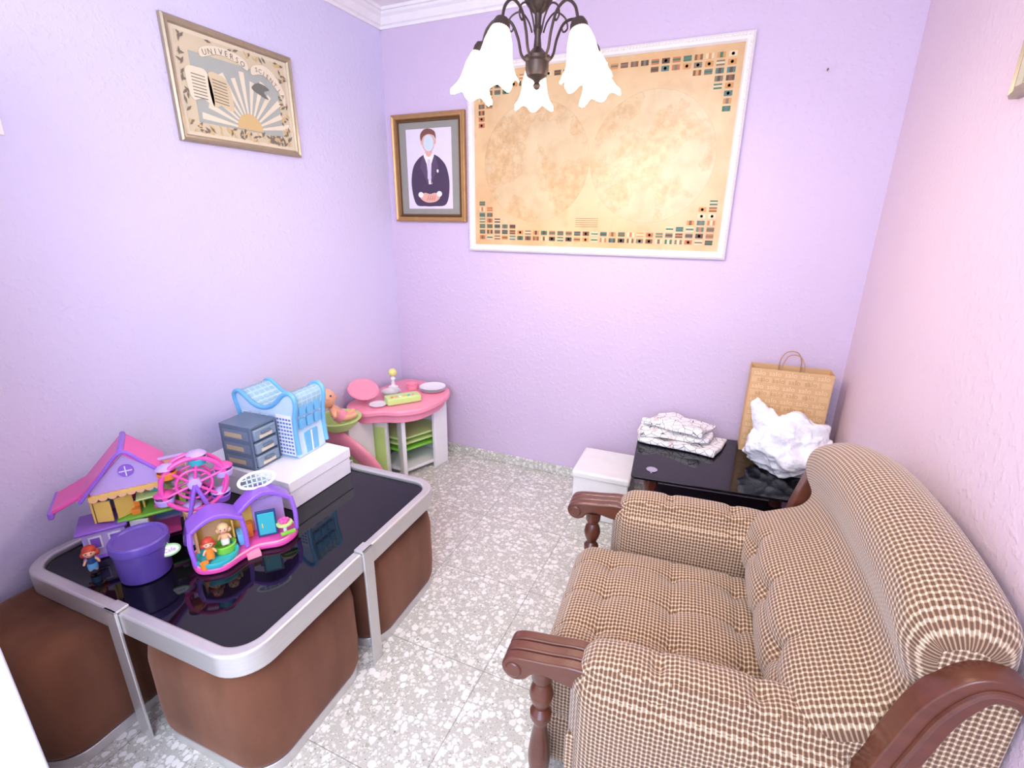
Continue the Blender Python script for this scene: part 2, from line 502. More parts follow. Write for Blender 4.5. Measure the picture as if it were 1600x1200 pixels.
for j, y in enumerate(ys):
    e = max(0, abs(y) - (HYB - rr)) / rr
    ins = rr * (1 - sqrt(max(0, 1 - e * e)))
    u = y / HYB
    for i in range(n):
        p = pc[i] - nor[i] * ins
        s = arc[i]
        dd = 0
        if p.x < .80 and i < n * .62:
            for by in (-.2, 0, .2):
                for bs in (.15, .28):
                    d2 = (y - by) ** 2 + (s - bs) ** 2
                    dd += .018 * exp(-d2 / .042 ** 2) + .01 * exp(-d2 / .012 ** 2)
                if .05 < s < .36: dd += .007 * exp(-((y - by) / .013) ** 2)
            for bs in (.15, .28): dd += .007 * exp(-((s - bs) / .013) ** 2) * (1 if abs(y) < .34 else 0)
        p = p - nor[i] * dd
        kz = max(0., min(1., (p.z - .45) / .35))
        rise = .058 * (1 - u * u) - .030 * max(0, u) ** 2 + .012 * max(0, -u) - .015 * abs(u) ** 8
        V.append((p.x, y, p.z + kz * rise))
fi = 0
for j in range(NY):
    for i in range(n):
        k = (i + 1) % n
        q = (j * n + i, j * n + k, (j + 1) * n + k, (j + 1) * n + i); Fc.append(q)
        for vi, ii, jj in ((q[0], i, j), (q[1], i + 1, j), (q[2], i + 1, j + 1), (q[3], i, j + 1)):
            UV[(fi, vi)] = (ys[jj], arc[ii])
        fi += 1
Fc += [tuple(reversed(range(n))), tuple(range(NY * n, NY * n + n))]
bk = part('backrest', ((V, Fc), fab), ac, 'high rolled tufted backrest', uvbox=True, uvs=UV, ang=80)
bm = bmesh.new(); bm.from_mesh(bk.data); bmesh.ops.recalc_face_normals(bm, faces=bm.faces)
bmesh.ops.triangulate(bm, faces=[f for f in bm.faces if len(f.verts) > 4], ngon_method='EAR_CLIP'); bm.to_mesh(bk.data); bm.free()
for sy in (-1, 1):
    pad = rbox(.285, .078, .190, .066, 48, tuft([(-.1, 0), (.1, 0)], .013, .032, [(0, -.1), (0, .1)], .007, .030, .020))
    part('armrest', (mv(pad, .413, sy * .352, .380), fab), ac, 'checked upholstered arm pad', uvbox=True, ang=80)
    sp = [(.20, .49), (.12, .498), (.07, .508), (.04, .500), (.022, .480), (-.002, .472), (-.024, .482), (-.034, .504), (-.026, .526), (-.006, .537), (.03, .543), (.08, .548), (.14, .556), (.20, .55)]
    poly = [(p.x, p.z) for p in cat([(a, 0, b) for a, b in sp], 4)]
    g = join(*[xz(poly, sy * .350 + o - .0145, sy * .350 + o + .0145) for o in (-.031, 0, .031)])
    part('arm_scroll', (g, mah), ac, 'carved mahogany arm scroll', bevel=.006, bseg=3, ang=50)
    part('volute', (mv(disc(.020, -.050, .050, 24), -.004, sy * .350, .504, rx=radians(90)), mah), ac, 'round scroll end', bevel=.004)
    post = lathe([(.024, 0), (.028, .01), (.028, .05), (.018, .06), (.024, .075), (.016, .09), (.022, .12), (.028, .17), (.029, .2), (.024, .25), (.016, .3), (.020, .315), (.027, .33), (.027, .345), (.016, .36), (.026, .385), (.030, .405), (.026, .425), (.018, .44), (.026, .455), (.028, .49)], 28, .055, sy * .350)
    part('front_post', (post, mah), ac, 'turned mahogany front post')
    cl = cat([(.50, 0, .385), (.58, 0, .40), (.655, 0, .455), (.70, 0, .54), (.725, 0, .64), (.750, 0, .735), (.790, 0, .80), (.835, 0, .805), (.865, 0, .775)], 7)
    top, bot = [], []
    for i, p in enumerate(cl):
        t = (cl[min(i + 1, len(cl) - 1)] - cl[max(i - 1, 0)]).normalized(); nn = Vector((-t.z, 0, t.x))
        w = .013 + .017 * sin(pi * min(1, (i + 3) / (len(cl) + 2)))
        top.append((p.x + nn.x * w, p.z + nn.z * w)); bot.append((p.x - nn.x * w, p.z - nn.z * w))
    rail = xz(top + bot[::-1], sy * .418 - .024, sy * .418 + .024)
    part('side_rail', (rail, mah), ac, 'curved mahogany side rail', bevel=.012, bseg=4, ang=60)
    gr = tube([(p.x, sy * .443, p.z) for p in cl[3:-2]], .006, 8)
    part('rail_moulding', (gr, mah), ac, 'carved rail moulding')
    part('side_panel', (xz([(.13, .11), (.865, .11), (.865, .77), (.80, .78), (.755, .70), (.72, .58), (.67, .47), (.58, .40), (.13, .38)], sy * .408 - .008, sy * .408 + .008), fab), ac, uvbox=True, bevel=.004)
    part('rear_leg', (join(cbox(.83, sy * .39, .1, .045, .045, .2)), mah), ac, bevel=.006)
part('front_rail', (box(.035, .06, -.32, .32, .10, .17), mah), ac, bevel=.006)

# ================================================================== GLASS SIDE TABLE
chrome = M('chrome', (210, 210, 212), .18, 1.0)
dkw = wood('dark_reddish_wood', (70, 28, 18), (105, 48, 30))
gt = root('side_table', 'low black glass side table with turned wooden legs', 'side table', (.065, 2.265, 0), radians(6))
part('tabletop', (prism(rrect(.385, .275, .02), .440, .452), blackglass), gt, 'black glass top', bevel=.002)
part('shelf', (prism(rrect(.33, .22, .02), .16, .168), blackglass), gt, 'black glass lower shelf')
for sx in (-1, 1):
    for sy in (-1, 1):
        part('leg', (lathe([(.018, 0), (.024, .01), (.024, .04), (.014, .06), (.02, .09), (.03, .14), (.03, .19), (.018, .24), (.016, .3), (.026, .35), (.034, .39), (.03, .42), (.018, .44)], 24, sx * .30, sy * .19), dkw), gt, 'turned dark wood leg')
        part('cap', (disc(.024, .4525, .4550, 28, sx * .30, sy * .19), chrome), gt, 'round chrome disc')

wp = M('white_plastic', (236, 234, 232), .45)
sb = root('storage_box', 'white lidded storage box on the floor beside the glass table', 'storage box', (-.485, 2.375, 0), radians(2))
part('body', (box(-.142, .142, -.145, .145, 0, .245), wp), sb, bevel=.006)
part('lid', (box(-.150, .150, -.153, .153, .232, .272), wp), sb, bevel=.012, bseg=3)

prt = NT('black_line_print'); _tc = prt.n('ShaderNodeTexCoord').outputs['Object']
v = prt.n('ShaderNodeTexVoronoi'); v.feature = 'DISTANCE_TO_EDGE'; v.inputs['Scale'].default_value = 24; prt.l(_tc, v.inputs[0])
v2 = prt.n('ShaderNodeTexVoronoi'); v2.feature = 'DISTANCE_TO_EDGE'; v2.inputs['Scale'].default_value = 60; prt.l(_tc, v2.inputs[0])
nz = noise_out(prt, _tc, 14, 2)
k = prt.math('MAXIMUM', prt.math('LESS_THAN', v.outputs['Distance'], .022), prt.math('MULTIPLY', prt.math('MULTIPLY', prt.math('LESS_THAN', v2.outputs['Distance'], .03), .4), prt.math('GREATER_THAN', nz, .5)))
cc = prt.mix(prt.math('LESS_THAN', nz, .36), lin((246, 244, 243)), lin((234, 208, 204)))
prt.l(prt.mix(k, cc, lin((100, 96, 106))), prt.b.inputs['Base Color']); prt.b.inputs['Roughness'].default_value = .8
prt = prt.m
def cloth(hx, hy, hz, seed, amp):
    def d(w, p):
        q = Vector((w.x * 8 + seed, w.y * 8, seed))
        top = max(0, p[2])
        return w + Vector((.03 * noise.noise(q), .03 * noise.noise(q + Vector((5, 5, 5))), amp * top * noise.noise(q * 1.3 + Vector((9, 1, 3)))))
    return rbox(hx, hy, hz, hz * .9, 44, d)
for (x, y, z, hx, hy, hz, rz, lb) in ((-.125, 2.405, .4655, .190, .110, .010, -.15, 'white cloth with black line print folded flat'),
                                  (-.165, 2.435, .4955, .162, .098, .011, .12, 'folded black and white printed cloth inside the pile'),
                                  (-.155, 2.45, .528, .148, .084, .012, -.25, 'crumpled printed cloth on top of the folded pile')):
    ob = mesh('folded_cloth', (cloth(hx, hy, hz, z * 100, .018), prt), ang=80)
    ob.location = (x, y, z); ob.rotation_euler = (0, 0, rz); tag(ob, lb, 'folded cloth', 'folded printed cloths on the side table')

kraft = M('kraft_paper', (212, 172, 124), .75, var=(6, .08), bump=(14, .25, .01))
kink = M('kraft_print', (236, 208, 166), .75); kdk = M('kraft_print_dark', (188, 144, 98), .75)
pb = root('paper_bag', 'brown kraft paper carrier bag with repeated lettering and twisted handles', 'paper bag', (.30, 2.49, .4535), radians(2))
W, Dp, Hh = .165, .05, .415
g = box(-W, W, -Dp, Dp, 0, Hh)
body = ([v for v in g[0]], [f for f in g[1] if f != (4, 5, 6, 7)])
part('body', (body, kraft), pb)
lines = []
salo = text('salo', .032)
for r_ in range(12):
    z = Hh - .020 - r_ * .032
    for c in range(5):
        x = -.130 + c * .064 + (.018 if r_ % 2 else 0)
        if x > .14: continue
        lines.append((mv(flatxz(salo), x, -Dp - .0014, z), kink if r_ % 2 == 0 else kdk))
for r_ in range(6):
    for c in range(7):
        lines.append((cbox(-.141 + c * .047, -Dp - .0005, Hh - .052 - r_ * .064, .036, .0004, .026), M('kraft_patch', (222, 184, 136), .75)))
part('lettering', lines, pb, 'rows of printed lettering', smooth=False)
tw = M('twisted_paper_cord', (176, 140, 110), .8, bump=(60, .5, .003))
for sy in (-1, 1):
    part('handle', (tube(cat([(-.045, sy * (Dp - .006), Hh - .03), (-.042, sy * (Dp - .004), Hh + .03), (-.02, sy * (Dp - .015), Hh + .068), (.02, sy * (Dp - .015), Hh + .068), (.042, sy * (Dp - .004), Hh + .03), (.045, sy * (Dp - .006), Hh - .03)], 6), .0026, 8), tw), pb)

plast = M('white_polythene', (242, 242, 246), .26, bump=(17, 1.0, .022))
def crumple(g, f1=6, a1=.05, sx=0):
    out = []
    for v in g[0]:
        v = Vector(v); q = v * f1 + Vector((sx, 0, 0))
        r = (1 - abs(noise.noise(q)) * 2.4) * a1 + (1 - abs(noise.noise(q * 2.1)) * 2.4) * a1 * .5 + (1 - abs(noise.noise(q * 4.3)) * 2.4) * a1 * .22
        dr = Vector((v.x, v.y, v.z)).normalized()
        v = v + dr * (r - a1 * .8)
        out.append(v)
    return out, g[1]
g = sphere(1, seg=160, rings=110)
vv = []
for v in g[0]:
    x, y, z = v
    s_ = 1 - .20 * max(0, z)
    vv.append((x * .188 * s_, y * .115 * s_, z * .135 - .03 * x * max(0, z)))
g = crumple((vv, g[1]), 6.5, .026)
g = ([Vector((v.x, v.y, max(v.z, -.112))) for v in g[0]], g[1])
pg = root('plastic_bag', 'crumpled white plastic carrier bag in front of the paper bag', 'plastic bag', (.342, 2.285, .4535), radians(4))
part('body', (mv(g, 0, 0, .1125), plast), pg, ang=60)
ear = tube(cat([(-.05, 0, .11), (-.09, 0, .17), (-.125, .0, .225), (-.155, 0, .270), (-.185, 0, .320)], 10), lambda t: (.080 * (1 - t) ** .8 + .009, .05 * (1 - t) + .007), 60)
ear = crumple(ear, 11, .014, 3)
part('handle', (ear, plast), pg, ang=60)
ear = crumple(tube(cat([(.10, 0, .12), (.08, 0, .19), (.02, .0, .225), (-.05, 0, .220), (-.11, 0, .18)], 10), lambda t: (.045, .05 * (1 - t * .5)), 56), 9, .022, 8)
part('handle', (ear, plast), pg, ang=60)

# ================================================================== WALL PICTURES
def map_mat():
    s = NT('aged_map_print'); tc = s.n('ShaderNodeTexCoord').outputs['Object']
    sx = s.n('ShaderNodeSeparateXYZ'); s.l(tc, sx.inputs[0]); X, Z = sx.outputs[0], sx.outputs[2]
    st = noise_out(s, tc, 4, 6)
    base = s.mix(s.ramp(st, .35, .65), lin((208, 166, 112)), lin((222, 188, 140)))
    ex = s.math('ABSOLUTE', s.math('MULTIPLY', X, 1 / .62)); ez = s.math('ABSOLUTE', s.math('MULTIPLY', Z, 1 / .41))
    edge = s.math('MAXIMUM', ex, ez)
    base = s.mix(s.ramp(edge, 1.0, .5), base, lin((216, 190, 146)))
    def hemi(cx):
        return s.math('SQRT', s.math('ADD', s.math('POWER', s.math('SUBTRACT', X, cx), 2.), s.math('POWER', s.math('ADD', Z, .01), 2.)))
    d = s.math('MINIMUM', hemi(-.295), hemi(.295))
    inside = s.math('LESS_THAN', d, .292)
    ringl = s.math('LESS_THAN', s.math('ABSOLUTE', s.math('SUBTRACT', d, .292)), .0018)
    land = noise_out(s, tc, 5.0, 9)
    lm = s.ramp(land, .46, .55)
    sea = s.mix(s.ramp(noise_out(s, tc, 9, 5), .3, .7), lin((202, 178, 136)), lin((220, 200, 160)))
    lc = s.mix(s.ramp(noise_out(s, tc, 34, 6), .35, .65), lin((194, 156, 108)), lin((218, 188, 140)))
    h = s.mix(lm, sea, lc)
    co = s.math('LESS_THAN', s.math('ABSOLUTE', s.math('SUBTRACT', land, .5)), .005)
    h = s.mix(s.math('MULTIPLY', co, .25), h, lin((150, 116, 76)))
    lab = s.math('GREATER_THAN', noise_out(s, tc, 110, 3), .64)
    h = s.mix(s.math('MULTIPLY', s.math('MULTIPLY', lab, lm), .45), h, lin((140, 108, 74)))
    col = s.mix(s.math('MULTIPLY', inside, .75), base, h)
    col = s.mix(s.math('MULTIPLY', ringl, .15), col, lin((150, 112, 66)))
    col = s.mix(s.math('MULTIPLY', s.ramp(noise_out(s, tc, 13, 8), .5, .7), .3), col, lin((184, 144, 98)))
    s.l(col, s.b.inputs['Base Color']); s.b.inputs['Roughness'].default_value = .35
    return s.m
mapm = map_mat()
whitef = M('white_frame_paint', (236, 230, 224), .4)
wm = root('world_map_picture', 'large aged world map with flag border in white beaded frame', 'framed map', (-.735, YB, 1.795), 0)
MW, MH = 1.37, .93
beads = []
for i in range(96):
    x = -MW / 2 + .012 + (MW - .024) * i / 95
    for z in (-MH / 2 + .012, MH / 2 - .012): beads.append(sphere(.0062, x, -.026, z, seg=6, rings=5))
for i in range(1, 64):
    z = -MH / 2 + .012 + (MH - .024) * i / 64
    for x in (-MW / 2 + .012, MW / 2 - .012): beads.append(sphere(.0062, x, -.026, z, seg=6, rings=5))
part('frame', [(fr(MW, MH, .036, .028), whitef), (join(*beads), whitef)], wm, 'white beaded frame', ang=25)
part('print', (box(-MW / 2 + .03, MW / 2 - .03, -.010, -.002, -MH / 2 + .03, MH / 2 - .03), mapm), wm, 'tan world map print')
fc = [M('flag_' + n_, c, .6) for n_, c in (('green', (68, 110, 86)), ('brown', (124, 86, 56)), ('amber', (200, 142, 80)), ('cream', (218, 198, 158)), ('grey', (126, 112, 92)), ('orange', (186, 114, 72)), ('teal', (82, 116, 106)), ('dark', (86, 68, 52)))]
fl = []
def flag(x, z, w=.034, h=.021):
    a, b, c = random.sample(fc, 3); y = -.0112
    t = random.random()
    fl.append((cbox(x, y, z, w, .001, h), a))
    if t < .4:
        fl.append((cbox(x, y - .0006, z, w, .001, h * .36), b))
    elif t < .75:
        fl.append((cbox(x, y - .0006, z, w * .36, .001, h), b))
    else:
        fl.append((flatxz(prism(circ(h * .3, 12, x, z), 0, 1), y - .0012), c))
hw, hh = MW / 2 - .080, MH / 2 - .075
nx = 27
for i in range(nx):
    x = -hw + 2 * hw * i / (nx - 1)
    m_ = min(i, nx - 1 - i)
    flag(x, -hh); flag(x, -hh + .030)
    if m_ < 5: flag(x, -hh + .060)
    if m_ < 3: flag(x, -hh + .09)
    if m_ < 2:
        for q_ in (.12, .15): flag(x, -hh + q_)
    if m_ < 1: flag(x, -hh + .18)
    flag(x, hh)
    if m_ < 8: flag(x, hh - .03)
    if m_ < 4: flag(x, hh - .06)
    if m_ < 2:
        for q_ in (.09, .12): flag(x, hh - q_)
    if m_ < 1:
        for q_ in (.15, .18, .21): flag(x, hh - q_)
brn = M('map_ink', (128, 92, 56), .6)
for r_ in range(5):
    fl.append((cbox(0, -.0106, -.285 - r_ * .010, .12, .0006, .0020), brn))
part('flag_border', fl, wm, 'rows of small printed national flags', smooth=False)

gold = M('old_gold', (180, 140, 90), .35, .4, var=(30, .2)); golddk = M('dark_gold', (116, 82, 50), .4, .4)  # second gold is a darker tone for the inner lip and the nail
pt = root('portrait_picture', 'portrait print of a boy in dark suit, gold frame', 'framed portrait', (-1.68, YB, 1.772), 0)
PW, PH = .48, .575
part('frame', [(fr(PW, PH, .030, .030), gold), (T(fr(PW - .058, PH - .058, .014, .022), Matrix()), golddk)], pt, 'antique gold moulded frame', ang=25)
part('mat_board', (box(-PW / 2 + .04, PW / 2 - .04, -.008, -.002, -PH / 2 + .04, PH / 2 - .04), M('grey_mat', (146, 144, 134), .7)), pt, 'grey mat board')
pr = []
def flat(poly, y, m): pr.append((xz(poly, y, y + .0008), m))
def ell(cx, cz, rx, rz_, n=28, a0=0, a1=2 * pi): return [(cx + rx * cos(a0 + (a1 - a0) * i / n), cz + rz_ * sin(a0 + (a1 - a0) * i / n)) for i in range(n)]
flat([(-.150, -.215), (.150, -.215), (.150, .210), (-.150, .210)], -.0092, M('portrait_backdrop', (224, 214, 224), .5))
suit = M('portrait_suit', (72, 54, 80), .6); skinm = M('portrait_skin', (222, 170, 152), .6); shirt = M('portrait_shirt', (240, 232, 234), .6)
sm = lambda pts: [(p.x, p.z) for p in cat([(a, 0, b) for a, b in pts], 5, True)]
S_ = 1.26
def P_(l): return [(a * S_, b * S_ - .012) for a, b in l]
flat(sm(P_([(-.080, -.14), (-.100, -.06), (-.088, .015), (-.055, .055), (-.02, .07), (.02, .07), (.055, .055), (.09, .015), (.104, -.06), (.085, -.14), (.02, -.15), (-.03, -.15)])), -.0100, suit)
flat(P_([(-.026, .072), (.026, .072), (.03, .03), (.012, -.055), (-.008, -.055), (-.03, .03)]), -.0108, shirt)
flat(P_([(-.007, .05), (.007, .05), (.010, -.03), (0, -.045), (-.010, -.03)]), -.0116, M('portrait_tie', (214, 200, 214), .6))
flat(P_([(-.03, .07), (-.012, .03), (-.004, -.06), (-.05, .02)]), -.0112, M('portrait_lapel', (88, 70, 96), .6))
flat(P_([(.03, .07), (.012, .03), (.006, -.06), (.05, .02)]), -.0112, MC['portrait_lapel'])
flat(P_(ell(0, .085, .018, .025)), -.0110, skinm)
flat(P_(ell(0, .122, .033, .043)), -.0118, skinm)
for sx in (-1, 1): flat(P_(ell(sx * .034, .120, .006, .010)), -.0116, skinm)
flat(sm(P_([(-.037, .125), (-.040, .152), (-.02, .172), (.01, .174), (.036, .160), (.039, .13), (.030, .146), (.0, .153), (-.025, .143)])), -.0126, M('portrait_hair', (122, 78, 66), .7))
flat(P_(ell(.002, .116, .027, .034)), -.0132, M('portrait_face_glare', (200, 214, 224), .5))  # blurred face painted as a pale oval of glare
flat(sm(P_([(-.055, -.112), (-.03, -.092), (.0, -.097), (.03, -.092), (.055, -.107), (.03, -.130), (-.02, -.133)])), -.0118, skinm)
flat(P_(ell(-.050, -.100, .014, .012)), -.0122, shirt); flat(P_(ell(.050, -.097, .014, .012)), -.0122, shirt)
for k in range(4):
    flat(P_([(-.02 + k * .012, -.124), (-.012 + k * .012, -.124), (-.006 + k * .012, -.104), (-.010 + k * .012, -.104)]), -.0124, M('portrait_finger', (204, 142, 124), .6))
flat(P_(ell(.045, .0, .005, .007)), -.0122, shirt)
part('print', pr, pt, 'portrait of a boy in a dark suit', smooth=False)

silver = M('pale_gold_frame', (170, 156, 132), .35, .5, var=(40, .15))
cream = M('cream_paper', (222, 210, 182), .6)
def certificate(nm, loc, rz, lb, detail=True):
    c = root(nm, lb, 'framed print', loc, rz)
    w, h = .575, .41
    part('frame', (fr(w, h, .026, .022), silver), c, 'thin pale gold frame', ang=25)
    it = [(box(-w / 2 + .02, w / 2 - .02, -.008, -.002, -h / 2 + .02, h / 2 - .02), cream)]
    if detail:
        y = -.009
        def f(poly, dy, m): it.append((xz(poly, y - dy, y - dy + .0006), m))
        ink = M('print_ink', (122, 112, 96), .6); sky = M('print_sky', (170, 176, 166), .6); sun = M('print_sun', (210, 182, 126), .6); pale = M('print_pale', (230, 219, 192), .6)
        f([(-.245, -.165), (.245, -.165), (.245, .165), (-.245, .165)], 0.0000, M('print_field', (210, 197, 164), .6))
        f([(-.20, -.13), (.20, -.13), (.20, .11), (-.20, .11)], .0006, sky)
        cx, cz = .03, -.125
        for k in range(13):
            a = radians(8 + k * 13.6); b = a + radians(6.4)
            L_ = .19 if k % 2 else .215
            f([(cx, cz), (cx + L_ * cos(a), cz + L_ * sin(a)), (cx + L_ * cos(b), cz + L_ * sin(b))], .0012, pale)
        f([(cx, cz)] + [(cx + .062 * cos(radians(t)), cz + .062 * sin(radians(t))) for t in range(0, 181, 12)], .002, sun)
        f(sm([(-.215, -.05), (-.225, .045), (-.175, .06), (-.135, .045), (-.125, -.06), (-.17, -.045)]), .0026, pale)
        f(sm([(-.13, -.06), (-.135, .045), (-.09, .055), (-.05, .03), (-.04, -.065), (-.09, -.055)]), .0026, M('print_page', (214, 198, 160), .6))
        for k in range(8):
            f([(-.205, .036 - k * .011), (-.15, .034 - k * .011), (-.15, .031 - k * .011), (-.205, .033 - k * .011)], .0034, ink)
            f([(-.12, .034 - k * .011), (-.06, .028 - k * .011), (-.06, .025 - k * .011), (-.12, .031 - k * .011)], .0034, ink)
        f(sm([(-.15, .10), (-.08, .125), (0, .118), (.05, .10), (.05, .13), (.0, .148), (-.08, .152), (-.15, .13)]), .003, pale)
        f(sm([(.07, .09), (.13, .10), (.2, .05), (.225, .0), (.235, .04), (.21, .09), (.15, .135), (.08, .125)]), .003, pale)
        for j_, chx in enumerate('UNIVERSO'):
            u = j_ / 7
            it.append((mv(flatxz(text(chx, .028)), -.135 + u * .165, y - .0042, .118 + .018 * sin(pi * u), ry=radians(-14 + 28 * u)), ink))
        for j_, chx in enumerate('SCIENTIA'):
            u = j_ / 7
            it.append((mv(flatxz(text(chx, .024)), .095 + u * .125, y - .0042, .113 - .075 * u * u, ry=radians(5 + 50 * u)), ink))
        random.seed(3)
        for k in range(150):
            t = random.random()
            if t < .45: px, pz = random.uniform(-.24, .24), random.uniform(-.163, -.132)
            elif t < .75: px, pz = random.uniform(.2, .242), random.uniform(-.16, .15)
            elif t < .9: px, pz = random.uniform(-.24, .24), random.uniform(.15, .163)
            else: px, pz = random.uniform(-.243, -.226), random.uniform(-.16, .15)
            a = random.uniform(0, pi); L_ = random.uniform(.008, .018)
            f([(px + L_ * cos(a), pz + L_ * sin(a)), (px + .005 * sin(a), pz - .005 * cos(a)), (px - L_ * cos(a), pz - L_ * sin(a)), (px - .005 * sin(a), pz + .005 * cos(a))], .0016 + k * .000005, ink if k % 3 else sun)
        f(sm([(.06, .04), (.10, .065), (.15, .05), (.12, .035), (.14, .01), (.10, .02)]), .0032, M('print_dark', (112, 114, 106), .6))
    part('print', it, c, 'illustrated print with book, ribbons and sun rays' if detail else None, smooth=False)
certificate('certificate_picture', (XL, 1.65, 1.975), radians(90), 'cream and gold illustrated certificate in a thin frame')
certificate('framed_picture', (XR, 1.322, 1.975), radians(-90), 'thin gilt framed picture hanging on the right wall')

sw = root('light_switch', 'white plastic light switch on the lavender wall', 'light switch', (XL, .808, 1.745), radians(90))
part('plate', (box(-.04, .035, -.006, 0, -.03, .03), wp), sw, bevel=.002)
part('rocker', (box(-.022, .022, -.010, -.006, -.020, .020), wp), sw, bevel=.002)
nl = root('wall_hook', 'tiny metal nail in the bare wall beside the map', 'nail', (.235, YB, 2.09))
part('nail', (join(mv(lathe([(.002, 0), (.002, .02), (.004, .0205), (.004, .023)], 12), 0, 0, 0, rx=radians(90))), MC['dark_gold']), nl)

# ================================================================== CHANDELIER
bronze = M('dark_bronze', (76, 64, 58), .4, .6)
cx, cy = -.63, 1.60
ch = root('chandelier', 'five-arm dark bronze chandelier with glowing white tulip glass shades', 'chandelier', (cx, cy, ZC), radians(23.7))
zz = lambda z: z - ZC
part('canopy', (lathe([(.001, zz(2.50)), (.02, zz(2.505)), (.045, zz(2.53)), (.055, zz(2.564))], 32), bronze), ch)
lk = []
for i in range(9):
    z = 2.17 + i * .037
    pts = [(.010 * cos(t) if i % 2 else 0, 0 if i % 2 else .010 * cos(t), z + .022 * sin(t)) for t in [2 * pi * k / 16 for k in range(16)]]
    lk.append(tube([(p[0], p[1], zz(p[2])) for p in pts], .003, 6, closed=True))
part('chain', (join(*lk), bronze), ch, 'dark metal chain')
bp_ = [(.001, 1.878), (.009, 1.882), (.012, 1.890), (.007, 1.898), (.012, 1.905), (.030, 1.915), (.035, 1.93), (.035, 1.952), (.040, 1.958), (.040, 1.966), (.026, 1.975), (.012, 1.99), (.009, 2.02), (.014, 2.035), (.009, 2.05), (.011, 2.075), (.024, 2.085), (.040, 2.105), (.046, 2.125), (.040, 2.123), (.02, 2.105), (.012, 2.13), (.008, 2.15), (.001, 2.152)]
part('body', (lathe([(r, zz(z)) for r, z in bp_], 40), bronze), ch)
glass = NT('glowing_opal_glass')
glass.b.inputs['Base Color'].default_value = lin((250, 240, 226)); glass.b.inputs['Roughness'].default_value = .3
_tc = glass.n('ShaderNodeTexCoord').outputs['Object']
_sx = glass.n('ShaderNodeSeparateXYZ'); glass.l(_tc, _sx.inputs[0])
gh = glass.ramp(_sx.outputs[2], zz(2.0), zz(1.90))
glass.l(glass.mix(gh, lin((255, 206, 158)), lin((255, 244, 222))), glass.b.inputs['Emission Color'])
wv = glass.n('ShaderNodeTexNoise'); wv.inputs['Scale'].default_value = 34; glass.l(_tc, wv.inputs['Vector'])
glass.l(glass.math('ADD', glass.math('MULTIPLY', gh, 2.2), glass.math('MULTIPLY_ADD', wv.outputs['Fac'], .5, 0.)), glass.b.inputs['Emission Strength'])
glass = glass.m
bulbm = M('lit_bulb', (255, 240, 214), .4, emit=14)
RS = .175
LOC = []
for k in range(5):
    a = radians(90 + 72 * k)
    R_ = Matrix.Rotation(a, 4, 'Z')
    arm = tube(cat([(.030, 0, zz(1.955)), (.050, 0, zz(1.975)), (.062, 0, zz(2.02)), (.085, 0, zz(2.062)), (.125, 0, zz(2.075)), (.16, 0, zz(2.052)), (RS, 0, zz(2.015))], 7), .0042, 10)
    arm2 = tube(cat([(.018, 0, zz(2.03)), (.03, 0, zz(2.06)), (.055, 0, zz(2.085)), (.085, 0, zz(2.075)), (.095, 0, zz(2.05)), (.082, 0, zz(2.038)), (.075, 0, zz(2.05))], 6), .0026, 8)
    Tl = Matrix.Translation((RS, 0, zz(2.015))) @ Matrix.Rotation(radians(-16), 4, 'Y')
    cup = T(lathe([(.006, .005), (.018, 0), (.024, -.012), (.026, -.03), (.022, -.031), (.018, -.01)], 24), Tl)
    part('arm', (T(join(arm, arm2, cup), R_), bronze), ch, 'curved bronze arm')
    pf = [(.021, -.016), (.030, -.035), (.038, -.060), (.042, -.085), (.047, -.110), (.056, -.130), (.068, -.146), (.067, -.1475), (.054, -.131), (.045, -.110), (.040, -.085), (.036, -.060), (.028, -.035), (.019, -.016)]
    def ruf(t, an):
        w = 1 - abs(t - .5) * 2; w = max(0, (w - .35) / .65)
        return (.10 * w * cos(6 * an) + .015 * cos(24 * an), -.010 * w * cos(6 * an + .4))
    sh = lathe(pf, 96, ruffle=ruf)
    shade = part('lamp_shade', (T(T(sh, Tl), R_), glass), ch, 'ruffled white glass tulip shade', ang=80)
    bl = T(T(lathe([(.001, -.105), (.014, -.10), (.019, -.085), (.016, -.06), (.010, -.04), (.010, -.02)], 20), Tl), R_)
    part('bulb', (bl, bulbm), shade, 'glowing bulb')
    q = Matrix.Rotation(radians(23.7), 4, 'Z') @ R_ @ Tl @ Vector((0, 0, -.155))
    LOC.append((cx + q.x, cy + q.y, ZC + q.z))

# ================================================================== TOY KITCHEN
pink = M('pink_plastic', (244, 152, 174), .35); hot = M('hot_pink_plastic', (230, 84, 166), .3); lime = M('lime_plastic', (200, 228, 140), .35)
purple = M('purple_plastic', (146, 98, 208), .3); dpurple = M('deep_purple_plastic', (80, 60, 136), .35); lilac = M('lilac_plastic', (194, 168, 226), .35)
yellow = M('yellow_plastic', (240, 202, 98), .35); teal = M('teal_plastic', (60, 180, 186), .3); green = M('green_plastic', (132, 206, 70), .35)
orange = M('orange_plastic', (240, 140, 50), .35); skinp = M('doll_skin', (242, 180, 142), .45); navy = M('navy_plastic', (40, 70, 120), .35)
whitep = M('toy_white_plastic', (240, 240, 240), .35); peach = M('peach_plastic', (244, 190, 140), .35); blue = M('sky_blue_plastic', (110, 180, 222), .35); pblue = M('pale_blue_plastic', (196, 222, 240), .35)
KX, KY = -1.75, 2.25
k = root('toy_kitchen', 'pink, white and lime toy kitchen standing in the corner', 'toy kitchen', (KX, KY, 0))
def rel(pts): return [(a - KX, b - KY) for a, b in pts]
ctp = rel([(-1.93, 2.06), (-1.86, 1.98), (-1.76, 1.97), (-1.68, 2.03), (-1.58, 2.07), (-1.50, 2.16), (-1.475, 2.30), (-1.49, 2.44), (-1.56, 2.54), (-1.72, 2.58), (-1.90, 2.57), (-1.94, 2.3)])
